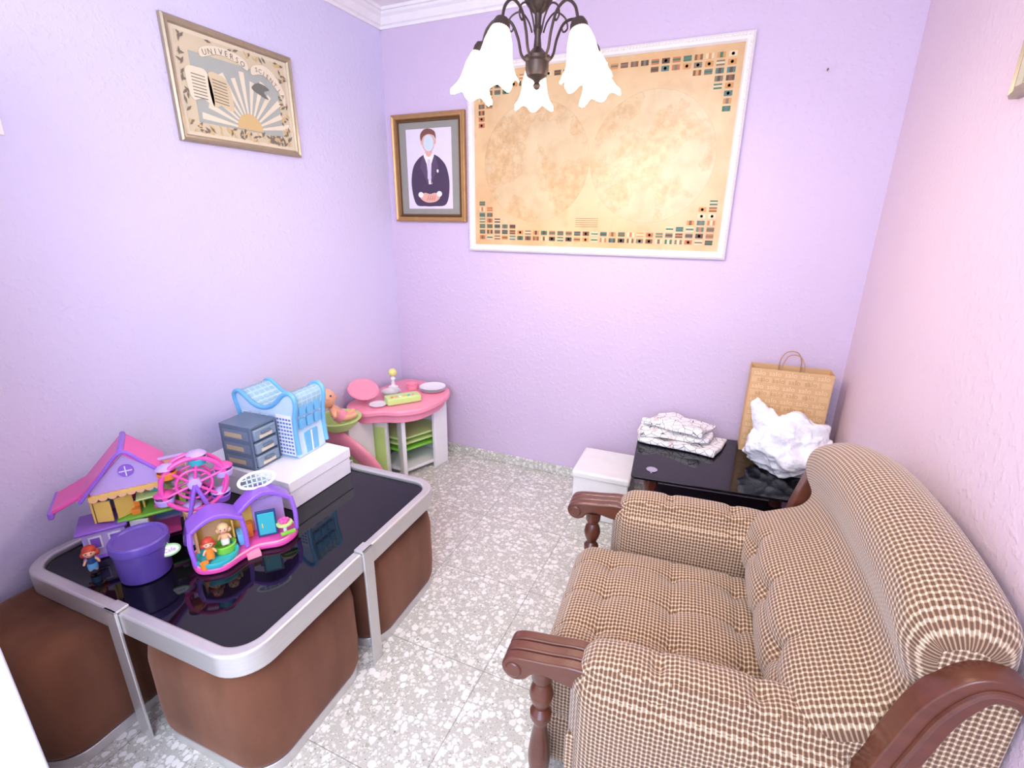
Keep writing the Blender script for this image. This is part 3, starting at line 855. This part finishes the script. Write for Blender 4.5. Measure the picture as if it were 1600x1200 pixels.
outl = [(p.x, p.y) for p in cat([(a, b, 0) for a, b in ctp], 5, True)]
part('countertop', (prism(outl, .455, .49), pink), k, 'kidney-shaped pink countertop', bevel=.010, bseg=3, ang=60)
part('apron', (prism([(a * .92 - .01, b * .92) for a, b in outl], .41, .455), pink), k, bevel=.004)
part('side_panel', (T(box(-.012, .012, -.06, .06, 0, .42), Matrix.Translation((-1.565 - KX, 2.44 - KY, 0)) @ Matrix.Rotation(radians(-10), 4, 'Z')), whitep), k, 'white side panel', bevel=.005)
part('side_panel', (T(box(-.012, .012, -.065, .065, 0, .42), Matrix.Translation((-1.670 - KX, 2.185 - KY, 0)) @ Matrix.Rotation(radians(50), 4, 'Z')), whitep), k, 'white side panel', bevel=.005)
part('side_panel', (box(-1.93 - KX, -1.60 - KX, 2.53 - KY, 2.55 - KY, 0, .42), whitep), k, 'white back panel', bevel=.004)
part('front_panel', [(T(box(-.085, .060, -.012, .012, .02, .41), Matrix.Translation((-1.795 - KX, 2.135 - KY, 0)) @ Matrix.Rotation(radians(14), 4, 'Z')), whitep), (T(box(-.070, .045, -.016, -.010, .04, .34), Matrix.Translation((-1.795 - KX, 2.135 - KY, 0)) @ Matrix.Rotation(radians(14), 4, 'Z')), lime)], k, 'white front with lime panel', bevel=.004)
for z in (.16, .20, .235):
    part('shelf', (prism(rel([(-1.88, 2.20), (-1.68, 2.20), (-1.59, 2.40), (-1.60, 2.52), (-1.88, 2.52)]), z, z + .014), lime if z > .17 else green), k, 'lime shelf', bevel=.003)
part('shelf', (prism(rel([(-1.88, 2.20), (-1.66, 2.20), (-1.57, 2.42), (-1.58, 2.52), (-1.88, 2.52)]), .03, .05), whitep), k, bevel=.003)
band = tube(cat([(-1.90 - KX, 1.84 - KY, .385), (-1.80 - KX, 1.83 - KY, .38), (-1.70 - KX, 1.84 - KY, .325), (-1.62 - KX, 1.87 - KY, .22), (-1.58 - KX, 1.89 - KY, .09), (-1.57 - KX, 1.90 - KY, .0)], 7), lambda t: (.048, .020), 14)
part('curved_leg', (band, pink), k, 'curved pink front leg')
part('curved_panel', (xz([(-1.92 - KX, 0.01), (-1.92 - KX, .34), (-1.80 - KX, .34), (-1.73 - KX, .29), (-1.67 - KX, .19), (-1.65 - KX, .01)], 1.88 - KY, 1.90 - KY), lime), k, 'lime curved panel', bevel=.003)
part('seat_support', (box(-1.93 - KX, -1.80 - KX, 1.90 - KY, 2.10 - KY, 0, .42), whitep), k, bevel=.006)
basin = lathe([(.03, 0), (.07, .005), (.095, .03), (.105, .058), (.122, .062), (.122, .067), (.104, .064), (.090, .034), (.065, .012), (.001, .010)], 36)
part('basin', (T(mv(basin, -1.82 - KX, 1.85 - KY, .43), Matrix()), lime), k, 'lime green basin')
part('mirror', (T(join(lathe([(.001, -.008), (.082, -.008), (.088, 0), (.082, .008), (.070, .008), (.066, .004), (.001, .004)], 36)), Matrix.Translation((-1.85 - KX, 2.10 - KY, .570)) @ Matrix.Rotation(radians(22), 4, 'Y') @ Matrix.Rotation(radians(14), 4, 'X')), pink), k, 'round pink lid')
part('stand', (tube([(-1.87 - KX, 2.12 - KY, .49), (-1.86 - KX, 2.11 - KY, .56)], .014, 12), pink), k)
con = mv(rbox(.10, .045, .022, .012, 14), -1.655 - KX, 2.20 - KY, .513, rz=radians(52))
part('console', (con, lime), k, 'lime control console')
btns = [(T(disc(.009, 0, .004, 14), Matrix.Translation((-1.64 - KX + (i - 2.5) * .024 * cos(radians(52)), 2.18 - KY + (i - 2.5) * .024 * sin(radians(52)), .534))), m) for i, m in enumerate((orange, pink, whitep, yellow, teal, pink))]
for b_ in btns: part('button', b_, k, 'small round button')
part('faucet', [(lathe([(.03, .0), (.03, .02), (.012, .03), (.010, .06), (.016, .07), (.008, .085)], 24, -1.84 - KX, 2.36 - KY, .49), whitep), (sphere(.026, -1.84 - KX, 2.36 - KY, .60), M('lemon_plastic', (232, 232, 140), .35))], k, 'white and lemon toy tap')
def dish(nm, lb, cat_, x, y, z, prf, m):
    ob = mesh(nm, (lathe(prf, 32), m)); ob.location = (x, y, z); return tag(ob, lb, cat_)
plate = [(.03, 0), (.045, .002), (.078, .010), (.080, .013), (.054, .006), (.001, .004)]
for i in range(3):
    o = dish('toy_plate', 'small white toy plate stacked on the pink counter', 'toy plate', -1.61, 2.45, .4915 + i * .007, plate, whitep); o['group'] = 'toy plates on the toy kitchen'
dish('toy_bowl', 'small grey-white toy bowl on the pink counter', 'toy bowl', -1.765, 2.24, .4915, [(.025, 0), (.045, .012), (.055, .036), (.058, .040), (.050, .036), (.040, .014), (.001, .008)], M('toy_grey', (206, 200, 200), .35))
dish('toy_pot', 'small pink toy pot on the counter', 'toy pot', -1.74, 2.42, .4915, [(.035, 0), (.038, .03), (.040, .032), (.036, .03), (.032, .005), (.001, .004)], pink)
dish('toy_saucer', 'small white toy saucer on the pink counter', 'toy saucer', -1.745, 2.09, .4925, [(.03, 0), (.045, .004), (.05, .010), (.044, .008), (.001, .004)], whitep)

# baby doll half sitting in the basin, head raised, feet towards the counter
bd = root('baby_doll', 'bald baby doll with peach skin sitting in the lime basin', 'doll', (-1.805, 1.845, .462), radians(0))
skin('body', [(.010, .010, .035), (-.012, -.012, .070), (-.026, -.026, .100), (.045, .015, .032), (.085, .045, .060), (.015, .045, .032), (.035, .085, .062), (.005, -.045, .085), (.035, -.060, .060), (-.050, .005, .085), (-.045, .050, .062)],
     [(0, 1), (1, 2), (0, 3), (3, 4), (0, 5), (5, 6), (1, 7), (7, 8), (1, 9), (9, 10)], [.032, .034, .016, .019, .014, .019, .014, .014, .011, .014, .011], skinp, bd)
hc = Vector((-.040, -.040, .150)); fd = Vector((.80, -.50, .30)).normalized(); sd_ = Vector((.53, .85, 0)).normalized()
def hp(a, b, c): return hc + fd * a + sd_ * b + Vector((0, 0, c))
def sph(r, p, **kw): return sphere(r, p.x, p.y, p.z, **kw)
hd = part('head', (join(sph(.048, hp(0, 0, 0), sz=1.08, seg=24, rings=16), sph(.007, hp(.048, 0, -.004)), sph(.010, hp(0, .047, 0)), sph(.010, hp(0, -.047, 0))), skinp), bd)
for sx in (-1, 1):
    part('eye', (sph(.0055, hp(.043, sx * .017, .010)), navy), hd)
part('mouth', (sph(.007, hp(.042, 0, -.020), sz=.5), hot), hd)
part('trousers', (tube([(.014, .012, .034), (-.006, -.006, .058)], .037, 16), pink), bd)

# ================================================================== ITEMS ON THE COFFEE TABLE
ZT = .4508
cb = root('cardboard_box', 'flat white cardboard box lying on the black glass table', 'box', (-1.640, 1.305, ZT), radians(1))
part('body', (box(-.240, .240, -.165, .160, 0, .112), M('white_card', (232, 230, 234), .55)), cb, bevel=.003)
part('lid', (box(-.243, .243, -.168, .163, .075, .1185), M('white_card_lid', (238, 237, 240), .5)), cb, bevel=.003)
ZB = ZT + .119

bh = root('toy_house', 'pale blue fold-up toy house with curved roof on the white box', 'toy house', (-1.655, 1.372, ZB), radians(3))
sf = [(-.145, 0), (.145, 0)] + [(p.x, p.z) for p in cat([(.146, 0, .02), (.140, 0, .10), (.144, 0, .17), (.156, 0, .225), (.154, 0, .258), (.132, 0, .276), (.100, 0, .266), (.062, 0, .232), (.025, 0, .208), (-.02, 0, .200), (-.062, 0, .212), (-.098, 0, .238), (-.128, 0, .256), (-.152, 0, .246), (-.156, 0, .220), (-.144, 0, .17), (-.140, 0, .10), (-.146, 0, .02)], 5)]
part('body', (xz(sf, -.078, .078), pblue), bh, 'pale blue house shell', bevel=.008, bseg=3, ang=50)
rim = [(p[0] * 1.015, p[1]) for p in sf[2:]]
part('roof', [(tube([(a, y, b + .003) for a, b in rim], .0095, 10), blue) for y in (-.079, .079)], bh, 'blue curved roof edge')
its = []
tilem = M('roof_tile_teal', (150, 196, 210), .4)
for i in range(5, len(rim) - 5, 3):
    a, b = rim[i]; a2, b2 = rim[i + 2]
    if b > .19: its.append((join(*[([Vector((a, y0, b + .0035)), Vector((a2, y0, b2 + .0035)), Vector((a2, y0 + .02, b2 + .0035)), Vector((a, y0 + .02, b + .0035))], [(0, 1, 2, 3)]) for y0 in (-.065, -.038, -.011, .016, .043)]), tilem))
part('roof_tiles', its, bh, 'teal roof tile pattern', smooth=False)
its = []
def sq(x0, x1, z0, z1, m, y=-.0785): its.append((box(x0, x1, y - .001, y, z0, z1), m))
sq(-.132, .132, .004, .11, blue); sq(-.132, .132, .11, .116, teal)
for kx in (-.125, -.075, -.025): sq(kx, kx + .035, .125, .175, whitep, -.0795); sq(kx + .004, kx + .031, .129, .171, blue, -.0805)
sq(.050, .130, .01, .185, whitep, -.0795)
for i in range(5):
    for j in range(10):
        sq(.055 + i * .015, .065 + i * .015, .018 + j * .016, .026 + j * .016, M('key_blue', (96, 130, 190), .4), -.0807)
part('front_wall', its, bh, 'blue front with windows and keypad', smooth=False)
its = []
for yy in (-.060, -.018, .024):
    for z in (.125, .180): its.append((box(.1405, .1525 + (z - .12) * .10, yy, yy + .032, z, z + .042), blue))
its.append((box(.1385, .1465, -.035, .035, .01, .10), blue))
its.append((box(.1385, .1470, -.004, .004, .01, .10), whitep))
part('window', its, bh, 'side window panes', bevel=.001)

dr = root('drawer_unit', 'small grey-blue translucent three-drawer plastic unit on the white box', 'mini drawers', (-1.657, 1.212, ZB), radians(4))
gb = M('smoky_blue_plastic', (100, 116, 136), .3); gl = M('drawer_front', (132, 150, 166), .25)
part('body', [(box(-.08, .075, -.062, .062, .168, .180), gb), (box(-.08, .075, -.062, .062, 0, .008), gb), (box(-.08, -.072, -.062, .062, 0, .17), gb), (box(-.08, .075, .054, .062, 0, .17), gb), (box(-.08, .075, -.062, -.054, 0, .17), gb), (box(-.078, .070, -.059, .059, .056, .063), gb), (box(-.078, .070, -.059, .059, .112, .119), gb)], dr, bevel=.002)
for i in range(3):
    z = .011 + i * .055
    d = part('drawer', (box(-.06, .084, -.052, .052, z, z + .043), gl), dr, 'translucent grey drawer', bevel=.004)
    part('handle', (box(.084, .094, -.022, .022, z + .024, z + .032), gb), d, bevel=.002)
    part('label_card', (box(.0835, .0855, -.03, .03, z + .005, z + .018), cream), d)
its = []
for i in range(3):
    z = .014 + i * .055
    its += [(box(-.065, .062, -.0632, -.0622, z, z + .036), M('drawer_side_grey', (120, 134, 150), .3)), (box(-.055, .03, -.0640, -.0632, z + .006, z + .024), M('drawer_contents', (196, 178, 140), .5))]
part('side_window', its, dr, 'see-through side panes')

dh = root('doll_house', 'pink and purple plastic doll house with yellow walls and lime floors', 'doll house', (-1.745, .830, ZT), radians(58))
part('base', [(box(-.165, -.02, -.085, .03, 0, .008), purple), (box(-.03, .10, -.05, .055, 0, .010), hot)], dh, bevel=.003)
its = [(box(-.155, -.045, -.075, .03, .008, .095), lilac)]
for x in (-.140, -.09): its += [(box(x, x + .034, -.079, -.075, .035, .08), whitep), (box(x + .005, x + .029, -.081, -.079, .04, .075), purple)]
its += [(box(-.159, -.155, -.05, -.01, .035, .08), whitep)]
part('annexe', its, dh, 'lilac annexe with white windows', bevel=.002)
part('eave', (box(-.168, -.035, -.09, .04, .095, .106), purple), dh, bevel=.004)
part('back_wall', [(box(-.12, .12, .050, .058, .0, .23), lilac), (box(-.118, -.112, -.045, .05, .106, .22), yellow), (box(.01, .016, -.02, .05, .01, .22), yellow), (box(.112, .118, -.03, .05, .01, .22), yellow)], dh, bevel=.001)
for b_, m_ in ((box(-.10, -.07, .048, .050, .12, .19), blue), (box(-.05, -.01, .048, .050, .12, .18), hot), (box(.03, .10, .048, .050, .12, .15), orange), (box(.03, .10, .048, .050, .02, .08), blue)):
    part('wall_decoration', (b_, m_), dh)
part('floor_panel', [(box(-.06, .13, -.075, .05, .100, .110), green), (box(.0, .15, -.080, .04, .165, .172), lime)], dh, 'lime green floors', bevel=.003)
part('door', [(T(box(0, .05, -.003, .003, .112, .185), Matrix.Translation((-.055, -.06, 0)) @ Matrix.Rotation(radians(30), 4, 'Z')), yellow), (T(box(0, .045, -.003, .003, .112, .185), Matrix.Translation((-.108, -.05, 0)) @ Matrix.Rotation(radians(-20), 4, 'Z')), yellow)], dh, 'open yellow doors', bevel=.001)
part('door', (T(box(0, .055, -.004, .004, .01, .098), Matrix.Translation((-.03, -.06, 0)) @ Matrix.Rotation(radians(-25), 4, 'Z')), whitep), dh, 'white door', bevel=.001)
def slab(p0, p1, th, y0, y1):
    d = Vector((p1[0] - p0[0], p1[1] - p0[1])).normalized(); nx_, nz_ = -d.y * th, d.x * th
    return xz([p0, p1, (p1[0] + nx_, p1[1] + nz_), (p0[0] + nx_, p0[1] + nz_)], y0, y1)
part('roof', [(slab((-.125, .215), (-.005, .345), .012, -.095, .065), hot), (slab((-.005, .345), (.085, .255), .012, -.095, .065), hot), (tube([(-.005, -.10, .355), (-.005, .068, .355)], .009, 10), purple)] +
     [(tube(cat([(-.13, -.096, .212), (-.07, -.097, .282), (-.005, -.098, .352), (.04, -.097, .312), (.09, -.096, .252)], 6), .006, 8), purple)], dh, 'hot pink gable roof', bevel=.003)
part('gable_wall', [(xz([(-.105, .215), (.075, .215), (.075, .26), (-.005, .335), (-.105, .232)], -.072, -.066), lilac),
                    (mv(disc(.020, 0, .006, 24), -.005, -.072, .280, rx=radians(90)), purple), (cbox(-.005, -.079, .280, .034, .002, .003), whitep), (cbox(-.005, -.079, .280, .003, .002, .034), whitep),
                    (box(-.11, .08, -.080, -.066, .207, .217), yellow)], dh, 'lilac gable with round purple window')
part('scalloped_trim', [(mv(disc(.0125, 0, .005, 16), -.10 + i * .024, -.074, .207, rx=radians(90)), peach) for i in range(8)], dh, smooth=True)
part('roof', [(slab((-.205, .185), (-.105, .232), .012, -.085, .06), hot), (box(-.21, -.196, -.09, .065, .176, .200), purple)], dh, 'hot pink lean-to roof', bevel=.004)
part('balcony', [(box(.06, .15, -.03, -.024, .235, .272), peach), (box(.06, .15, -.036, -.02, .272, .279), lilac), (box(.06, .15, -.03, .04, .228, .236), lilac), (box(.144, .150, -.03, .04, .165, .228), yellow)], dh, 'peach balcony railing', bevel=.002)
part('bed', [(mv(rbox(.028, .017, .010, .008, 8), .07, -.045, .122), hot), (mv(rbox(.010, .015, .006, .005, 6), .09, -.045, .136), whitep)], dh)
part('chair', [(box(-.02, .005, -.06, -.035, .110, .128), orange), (box(-.02, .005, -.038, -.034, .128, .150), orange)], dh, bevel=.002)
part('cradle', [(mv(rbox(.022, .014, .012, .008, 8), .06, -.04, .186), teal), (mv(rbox(.010, .010, .008, .006, 6), .11, -.04, .182), lilac)], dh)

fe = root('toy_ferris_wheel', 'pink toy ferris wheel with lilac and teal gondolas', 'toy ferris wheel', (-1.548, .905, ZT), radians(58))
cz_ = .212; R0 = .092
for y in (-.020, .020):
    sp_ = [tube([(R0 * cos(t), y, cz_ + R0 * sin(t)) for t in [2 * pi * i / 40 for i in range(40)]], .0075, 8, closed=True), tube([(R0 * .55 * cos(t), y, cz_ + R0 * .55 * sin(t)) for t in [2 * pi * i / 30 for i in range(30)]], .0045, 8, closed=True)]
    for i in range(6):
        a = i * pi / 3 + .3; sp_.append(tube([(0, y, cz_), (R0 * cos(a), y, cz_ + R0 * sin(a))], .0048, 8))
    part('wheel', (join(*sp_), hot), fe, 'hot pink spoked wheel rim')
part('hub', (mv(lathe([(.001, -.03), (.018, -.028), (.022, -.02), (.022, .02), (.018, .028), (.001, .03)], 24), 0, 0, cz_, rx=radians(90)), lilac), fe)
for i, m in enumerate((lilac, teal, orange, lilac, peach, purple)):
    a = i * pi / 3 + .3; x, z = R0 * cos(a), cz_ + R0 * sin(a)
    g = lathe([(.008, -.034), (.024, -.028), (.029, -.008), (.026, -.006), (.022, -.02), (.001, -.024)], 20, x, 0, z)
    part('gondola', [(g, m), (lathe([(.030, .006), (.020, .016), (.001, .020)], 20, x, 0, z), lilac if m != lilac else hot), (tube([(x, 0, z - .024), (x, 0, z + .016)], .002, 6), whitep)], fe, 'round hanging gondola')
part('stand', [(tube([(s1 * .06, y, .006), (0, y * .9, cz_)], .007, 8), purple) for s1 in (-1, 1) for y in (-.031, .031)] + [(prism(rrect(.066, .038, .02), 0, .010), lilac)], fe, 'purple A-frame stand', bevel=.001)

pt_ = root('plastic_tub', 'round deep purple plastic tub with ribbed lid on the glass table', 'plastic tub', (-1.540, .706, ZT))
part('body', (lathe([(.062, 0), (.067, .004), (.070, .06), (.072, .108)], 48), dpurple), pt_)
part('lid', (lathe([(.075, .100), (.077, .104), (.077, .126), (.073, .131), (.065, .129), (.061, .124), (.001, .123)], 48), M('lid_purple', (96, 72, 160), .35)), pt_, 'purple lid')
sg = M('sign_green', (150, 200, 130), .4)
TM = Matrix.Translation((.066, .040, .074)) @ Matrix.Rotation(radians(62), 4, 'Z') @ Matrix.Rotation(radians(72), 4, 'X')
part('hang_tag', [(T(prism(ell(0, 0, .030, .019, 28), 0, .004), TM), sg), (T(prism(ell(0, 0, .025, .014, 28), .0039, .0050), TM), whitep), (T(text('Cafe', .018, .0056), TM), purple), (T(tube([(0, .018, .002), (-.006, .04, 0)], .002, 6), TM), sg)], pt_, 'green oval tag')

PX, PY = -1.368, .930
pl = root('toy_playset', 'hot pink playset with purple arches, teal doors and pool', 'toy playset', (PX, PY, ZT), radians(62))
bo = [(p.x, p.y) for p in cat([(-.165, -.02, 0), (-.150, -.075, 0), (-.09, -.10, 0), (-.035, -.075, 0), (.02, -.055, 0), (.09, -.075, 0), (.145, -.04, 0), (.150, .03, 0), (.09, .07, 0), (0, .075, 0), (-.10, .065, 0), (-.155, .035, 0)], 6, True)]
part('base', (prism(bo, 0, .020), hot), pl, 'hot pink kidney base', bevel=.006, bseg=3, ang=60)
part('base_rim', (tube([(a * .95, b * .95, .022) for a, b in bo], .004, 8, closed=True), pink), pl)
part('pool', [(lathe([(.058, .02), (.062, .034), (.060, .040), (.052, .036), (.048, .026), (.001, .026)], 36, -.095, -.04), teal), (lathe([(.03, .027), (.034, .05), (.03, .052), (.026, .036), (.001, .036)], 28, -.07, -.02), green)], pl, 'teal round pool')
part('wall_panel', [(box(-.14, .03, .045, .053, .02, .12), yellow), (box(-.145, -.137, -.01, .053, .02, .12), peach), (box(.03, .13, .045, .053, .02, .13), lilac), (box(-.04, -.034, -.0, .053, .02, .11), yellow), (box(-.12, -.06, .043, .046, .05, .10), peach)], pl, 'yellow and lilac walls', bevel=.002)
DM = Matrix.Translation((.03, -.01, 0)) @ Matrix.Rotation(radians(-14), 4, 'Z')
part('door', [(T(box(0, .062, -.004, .004, .024, .12), DM), navy), (T(box(.006, .056, -.006, -.004, .032, .112), DM), teal), (T(box(.016, .020, -.008, -.006, .06, .075), DM), yellow)], pl, 'teal double door', bevel=.001)
def band_arch(x0, x1, z0, zt, y0, y1, th=.012, pw=1.0):
    n_ = 20
    up = [(x0 + (x1 - x0) * i / n_, z0 + (zt - z0) * sin(pi * i / n_) ** pw) for i in range(n_ + 1)]
    dn = [(a, b - th) for a, b in up]
    return xz(up + dn[::-1], y0, y1)
part('arch', (band_arch(-.16, -.005, .125, .162, -.03, .058, .016), purple), pl, 'purple arched roof', bevel=.004, bseg=3)
part('arch', (band_arch(-.02, .150, .135, .186, -.012, .058, .018), purple), pl, 'purple arched roof', bevel=.004, bseg=3)
for pts in ([(-.155, -.025, .125), (-.16, -.040, .08), (-.155, -.05, .022)], [(.147, -.005, .135), (.152, -.02, .08), (.147, -.03, .022)], [(-.012, -.02, .125), (-.008, -.03, .07), (-.010, -.04, .022)]):
    part('arch_post', (tube(cat(pts, 6), .0075, 10), purple), pl, 'purple arch post')
ov = [(ring(ell(0, 0, .060, .030, 32), ell(0, 0, .050, .022, 32), 0, .005), whitep)] + [(cbox(x, 0, .0025, .004, .040, .004), pblue) for x in (-.03, -.015, 0, .015, .03)] + [(cbox(0, z, .0025, .09, .004, .004), pblue) for z in (-.008, .008)]
part('sign', [(T(g_, Matrix.Translation((.06, .04, .210)) @ Matrix.Rotation(radians(75), 4, 'X')), m_) for g_, m_ in ov], pl, 'white openwork oval sign')
part('table', [(disc(.026, .058, .064, 24, .11, -.035), lime), (disc(.006, .02, .058, 12, .11, -.035), whitep), (box(.09, .135, -.07, -.055, .035, .04), green)], pl, 'lime toy table')
part('flower', (join(*[sphere(.008, .11 + .010 * cos(t), -.035 + .010 * sin(t), .071) for t in (0, 1.26, 2.5, 3.77, 5.0)]), hot), pl, 'hot pink toy flower')
part('step', (box(-.02, .02, -.085, -.05, .0, .014), pink), pl)
part('knob', (disc(.012, .02, .04, 16, -.135, -.075), orange), pl, 'orange knob')
part('counter', [(box(-.03, -.005, -.02, .03, .02, .06), blue), (box(.0, .02, .01, .04, .02, .07), orange)], pl, bevel=.002)

def figure(loc, rz, lb, hair, top_, bot, sc=1.0):
    f = root('toy_figure', lb, 'toy figure', loc, rz, 'small toy figures on the table')
    f.scale = (sc, sc, sc)
    skin('body', [(0, 0, .028), (0, 0, .040), (0, 0, .048), (.006, 0, .014), (.007, -.002, .003), (-.006, 0, .014), (-.007, -.002, .003), (.012, 0, .040), (.018, -.006, .028), (-.012, 0, .040), (-.018, -.006, .028)],
         [(0, 1), (1, 2), (0, 3), (3, 4), (0, 5), (5, 6), (1, 7), (7, 8), (1, 9), (9, 10)], [.009, .008, .004, .0055, .004, .0055, .004, .004, .003, .004, .003], skinp, f, 1)
    h_ = part('head', (join(sphere(.015, 0, 0, .063, seg=18, rings=12), sphere(.0025, 0, -.015, .062)), skinp), f)
    for s_ in (-1, 1): part('eye', (sphere(.002, s_ * .0055, -.0138, .066, seg=8, rings=6), navy), h_)
    part('mouth', (sphere(.0022, 0, -.0142, .057, sz=.5, seg=8, rings=6), hot), h_)
    part('hair', (join(sphere(.0165, 0, .003, .067, seg=18, rings=12, sz=.95), sphere(.009, -.013, .006, .055), sphere(.009, .013, .006, .055)), hair), h_)
    part('shirt', (lathe([(.0105, .028), (.011, .036), (.009, .045), (.004, .047)], 18), top_), f)
    part('trousers', (lathe([(.012, .012), (.0125, .022), (.011, .03)], 18), bot), f)
red = M('red_hair', (190, 60, 36), .5); blond = M('blond_hair', (226, 190, 130), .5)
figure((-1.69, .640, ZT), radians(60), 'toy figure with red hair and blue clothes', red, navy, blue, 1.1)
ca, sa = cos(radians(62)), sin(radians(62))
def onpl(x, y, z): return (PX + x * ca - y * sa, PY + x * sa + y * ca, ZT + z)
figure(onpl(-.115, -.055, .0265), radians(60), 'toy figure with red hair standing in the teal pool', red, orange, orange, 1.0)
figure(onpl(-.066, -.018, .0365), radians(50), 'toy figure with blond hair by the pool', blond, peach, whitep, 1.05)

# ================================================================== LIGHTS
w = bpy.data.worlds.new('World'); SC.world = w; w.use_nodes = True
bg = w.node_tree.nodes['Background']; bg.inputs[0].default_value = lin((228, 236, 255)); bg.inputs[1].default_value = 1.5
def area(name, loc, target, sx, sy, power, col):
    l = bpy.data.lights.new(name, 'AREA'); l.shape = 'RECTANGLE'; l.size = sx; l.size_y = sy; l.energy = power; l.color = lin(col)[:3]
    o = bpy.data.objects.new(name, l); COL.objects.link(o); o.location = loc
    o.rotation_euler = (Vector(target) - Vector(loc)).to_track_quat('-Z', 'Y').to_euler()
    return o
area('window_daylight', (-.1, -1.1, 1.6), (-1.9, .9, 1.2), 1.4, 1.6, 54, (190, 210, 255))
area('room_fill', (-.5, -.9, 2.3), (-.5, 1.8, .4), 1.8, .6, 30, (255, 252, 244))
for i, q in enumerate(LOC):
    l = bpy.data.lights.new('bulb_light', 'POINT'); l.energy = 5.8; l.shadow_soft_size = .05; l.color = lin((255, 241, 222))[:3]
    o = bpy.data.objects.new('bulb_light', l); COL.objects.link(o); o.location = q

# ================================================================== CAMERA
f_, th, yaw, roll = 769.7, radians(18.43), radians(23.67), radians(.62)
F = Vector((-sin(yaw) * cos(th), cos(yaw) * cos(th), -sin(th))); R = Vector((cos(yaw), sin(yaw), 0)); U = R.cross(F)
R, U = R * cos(roll) + U * sin(roll), -R * sin(roll) + U * cos(roll)
cd = bpy.data.cameras.new('camera'); cam = bpy.data.objects.new('camera', cd); COL.objects.link(cam)
mt = Matrix((R, U, -F)).transposed().to_4x4(); mt.translation = (0, 0, 1.5)
cam.matrix_world = mt
cd.sensor_fit = 'HORIZONTAL'; cd.sensor_width = 36; cd.lens = f_ / 1600 * 36; cd.clip_start = .02
SC.camera = cam
